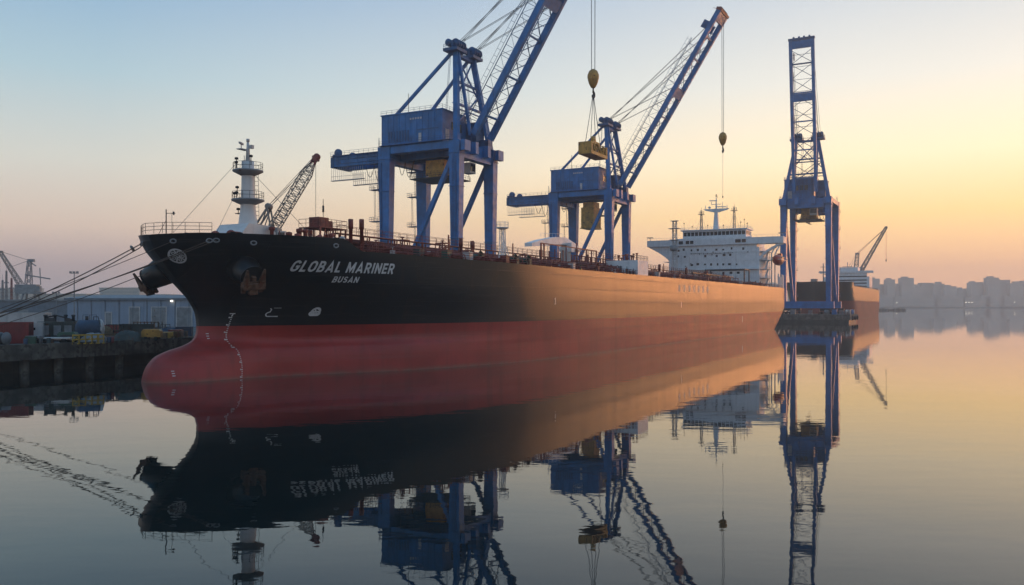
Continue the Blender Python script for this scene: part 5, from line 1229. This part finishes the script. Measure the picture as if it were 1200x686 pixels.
MB().tube((176,0,Z2+15.6),(176,0,Z2+23),.3,6).bb(175.6,176.4,-4,4,Z2+19,Z2+19.4).tube((60,0,Z2),(60,0,Z2+11),.3,6).bb(59.6,60.4,-3,3,Z2+9,Z2+9.3).tube((12,-4,Z2),(12,-4,Z2+15),.35,6).bb(11.6,12.4,-7,-1,Z2+9,Z2+9.4).bb(11.6,12.4,-6,-2,Z2+12.4,Z2+12.7).box((14,2,Z2+3.2),(5,4,3)).box((20,-8,Z2+3.4),(3,3,2.4)).build('mast', GREY, s2)
mb = MB()
for i in range(8): mb.bb(44+i*15.5,55+i*15.5,-9,9,Z2,Z2+2.2)
mb.build('hatch_cover', REDPIPE, s2)
MB().rail([S(s, h2b(s,top2_(s))-.3, top2_(s)-.1) for s in (4,8,14,24,34,60,100,150,200,228)],1.2,5,.08,2).build('deck_rail', STEEL, s2)
# its own deck crane
mb = MB(); cs, ctt = 203.0, 6.0
mb.lathe([(2.6,Z2),(2.3,Z2+15)], S(cs,ctt,0), 12).bb(cs-4,cs+4,-ctt-3.4,-ctt+3.4,Z2+15,Z2+19.5); dk2 = mb.build('deck_crane', GREY, s2)
mb = MB(); tp_ = Vector(S(cs+9, ctt+21, Z2+54)); q0 = Vector(S(cs, ctt+2, Z2+17))
mb.lattice(q0, tp_, 2.8, 1.6, .36, .18, 14, (0,0,1)); mb.box(tuple(tp_),(2.2,2.2,1.6)); mb.build('jib', LATT, dk2)
mb = MB(); mb.lattice(S(cs-1,ctt-2,Z2+19.5),S(cs-.6,ctt-1,Z2+31),3.2,2.4,.3,.18,4,(1,0,0)).box(S(cs-.6,ctt-1,Z2+31.4),(3.4,3.4,1.4)); mb.build('tower', GREY, dk2)
mb = MB()
for k in (-.8,.8): mb.tube(S(cs-.6,ctt-1+k,Z2+31.5), tuple(tp_), .16, 4).tube(S(cs-.6,ctt-1+k,Z2+31.5), S(cs-24,ctt-8+k,Z2+13), .14, 4)
mb.tube(tuple(tp_),(tp_.x,tp_.y,Z2+26),.12,4).box((tp_.x,tp_.y,Z2+25.6),(.8,.8,2)); mb.build('rope', CABLE, dk2)

# ------------------------------------------------------------------ far shore and skyline
SKY_D = 2550
sh_ = MB(); pts = []
rr = random.Random(21)
xs_ = list(range(-2250, 2260, 60))
v_ = []; f_ = []
for x in xs_:
    y0 = SKY_D-40+18*math.sin(x*.011)
    v_ += [(x,y0,-2),(x,y0+3,2.2),(x,y0+30,3.0+rr.uniform(0,1.2)),(x,SKY_D+900,9)]
for i in range(len(xs_)-1):
    for k in range(3): f_.append((i*4+k,(i+1)*4+k,(i+1)*4+k+1,i*4+k+1))
tag(MB().add(v_, f_).build('far_shore', LAND, auto=True), kind='structure')
SK = []
for x0, x1, y in ((985,1000,330),(1000,1019,326),(1020,1031,323),(1031,1040,330),(1040,1049,324),(1050,1056,332),(1057,1071,322),(1071,1080,333),(1080,1094,328),(1094,1107,329.5),(1107,1121,333),(1122,1130,337),(1130,1138,335.5),
    (1138,1148,328),(1148,1158,327),(1158,1171,321.5),(1171,1184,324),(1184,1199,329),(1200,1214,325),(1215,1235,331),(1236,1260,327),(900,918,330),(926,940,329),(940,957,333),(957,984,328)):
    SK.append(((x0+x1)/2, x1-x0, (357-y)*2.3+6))
SK += [(x, w_, h) for x, w_, h in ((1063,30,30),(1088,22,26),(1112,34,33),(1146,30,28),(1166,22,35),(1190,34,31),(1034,26,33),(1225,40,30))]
names = ['low','tall','broad','slim','flat topped','stepped']
SK.sort()
for i, (px, wpx, h) in enumerate(SK):
    d = SKY_D+30+(i*67)%50; front = h < 40
    if front: d = SKY_D-2
    ww = wpx*.001*d
    st = ((-.35,.1,5),) if i % 3 == 0 else (((-.1,.3,7),) if i % 3 == 1 else ())
    if front: st = ()
    left_n = '' if i == 0 else ''
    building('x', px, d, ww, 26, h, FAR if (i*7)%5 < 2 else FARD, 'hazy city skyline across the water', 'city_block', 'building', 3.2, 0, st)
blocks = sorted([o for o in C.objects if o.name.startswith('city_block')], key=lambda o: math.atan2(o.location.x, o.location.y))
def pxof(o): return 600+1000*o.location.x/o.location.y
words = {}
for i, o in enumerate(blocks):
    p = pxof(o)
    h = max(v.co.z for v in o.children[0].data.vertices)
    kind = 'tall' if h > 60 else ('mid height' if h > 44 else ('low' if h > 34 else 'very low front'))
    place = 'beside the end crane\'s legs' if p < 990 else ('in the skyline beside the second ship' if p < 1050 else ('in the left skyline cluster' if p < 1092 else ('in mid skyline' if p < 1140 else ('in the right skyline cluster' if p < 1186 else 'at the right edge of the far skyline'))))
    words.setdefault((kind, place), []).append(o)
ORD = ['leftmost', 'second from left', 'third from left', 'fourth from left', 'fifth from left', 'sixth from left']
for (kind, place), L in words.items():
    for j, o in enumerate(L): o['label'] = f'hazy {kind} block {place}' if len(L) == 1 else f'{ORD[j]} hazy {kind} block {place}'
seen = {}
pg_ = sorted([o for o in C.objects if o.get('group') == 'gear on the pier head'], key=lambda o: o.location.x)
bycat = {}
for o in pg_: bycat.setdefault(o['category'], []).append(o)
for c_, L in bycat.items():
    for j, o in enumerate(L):
        base = o['label'].replace(' on the pier head', '')
        o['label'] = f'{base} on the pier head, {ORD[j]} of its kind' if len(L) > 1 else f'{base} on the pier head under the end crane'
# shore lamps
for i, (px, zz) in enumerate(((1051,12),(1132,13),(1135.5,13),(1139,13),(1189,13.5))):
    f = thing('shore_lamp', ['lit lamp on the far shore nearest the second ship','lit lamp on the far shore, left of the three close together','lit lamp on the far shore, middle of the three close together','lit lamp on the far shore, right of the three close together','lit lamp on the far shore at the right'][i], 'lamp', at(px, SKY_D-16, 2.2), 0, 'lit lamps on the far shore')
    MB().lathe([(.3,0),(.2,zz)], (0,0,0), 6).build('pole', GREY, f); MB().lathe([(0,0),(1.0,.3),(1.2,1.2),(.8,2),(0,2.2)], (0,0,zz), 10).build('lamp', LAMP, f)
bw_ = thing('breakwater', 'dark low breakwater behind the second ship\'s stern', 'breakwater', at(1034, 1420, 0), 0)
m_ = MB(); rr = random.Random(2); P = []
for i in range(40):
    x = -30+i*1.7+rr.uniform(-1,1); m_.box((x, rr.uniform(-3,3), rr.uniform(-.3,2.0)), (rr.uniform(3,5),rr.uniform(3,5),rr.uniform(2.4,4)), rr.uniform(0,3))
m_.build('rock', LAND, bw_)
# ------------------------------------------------------------------ the air over the harbour
hz_ = MB().bb(-WX-120, WX+120, WY0-120, WY1+120, -5, 174).build('haze', None) if False else None
def haze(density, colr, aniso):
    m = bpy.data.materials.new('haze'); m.use_nodes = True; t = m.node_tree; t.nodes.clear()
    o = t.nodes.new('ShaderNodeOutputMaterial'); v = t.nodes.new('ShaderNodeVolumePrincipled')
    v.inputs['Density'].default_value = density; v.inputs['Color'].default_value = colr; v.inputs['Anisotropy'].default_value = aniso
    t.links.new(v.outputs[0], o.inputs['Volume'])
    h = MB().bb(-WX-120, WX+120, WY0-120, WY1+120, -5, 174).build('haze', m); tag(h, kind='stuff'); return h
HAZE = haze(.00029, (.97,.93,.88,1), .4)
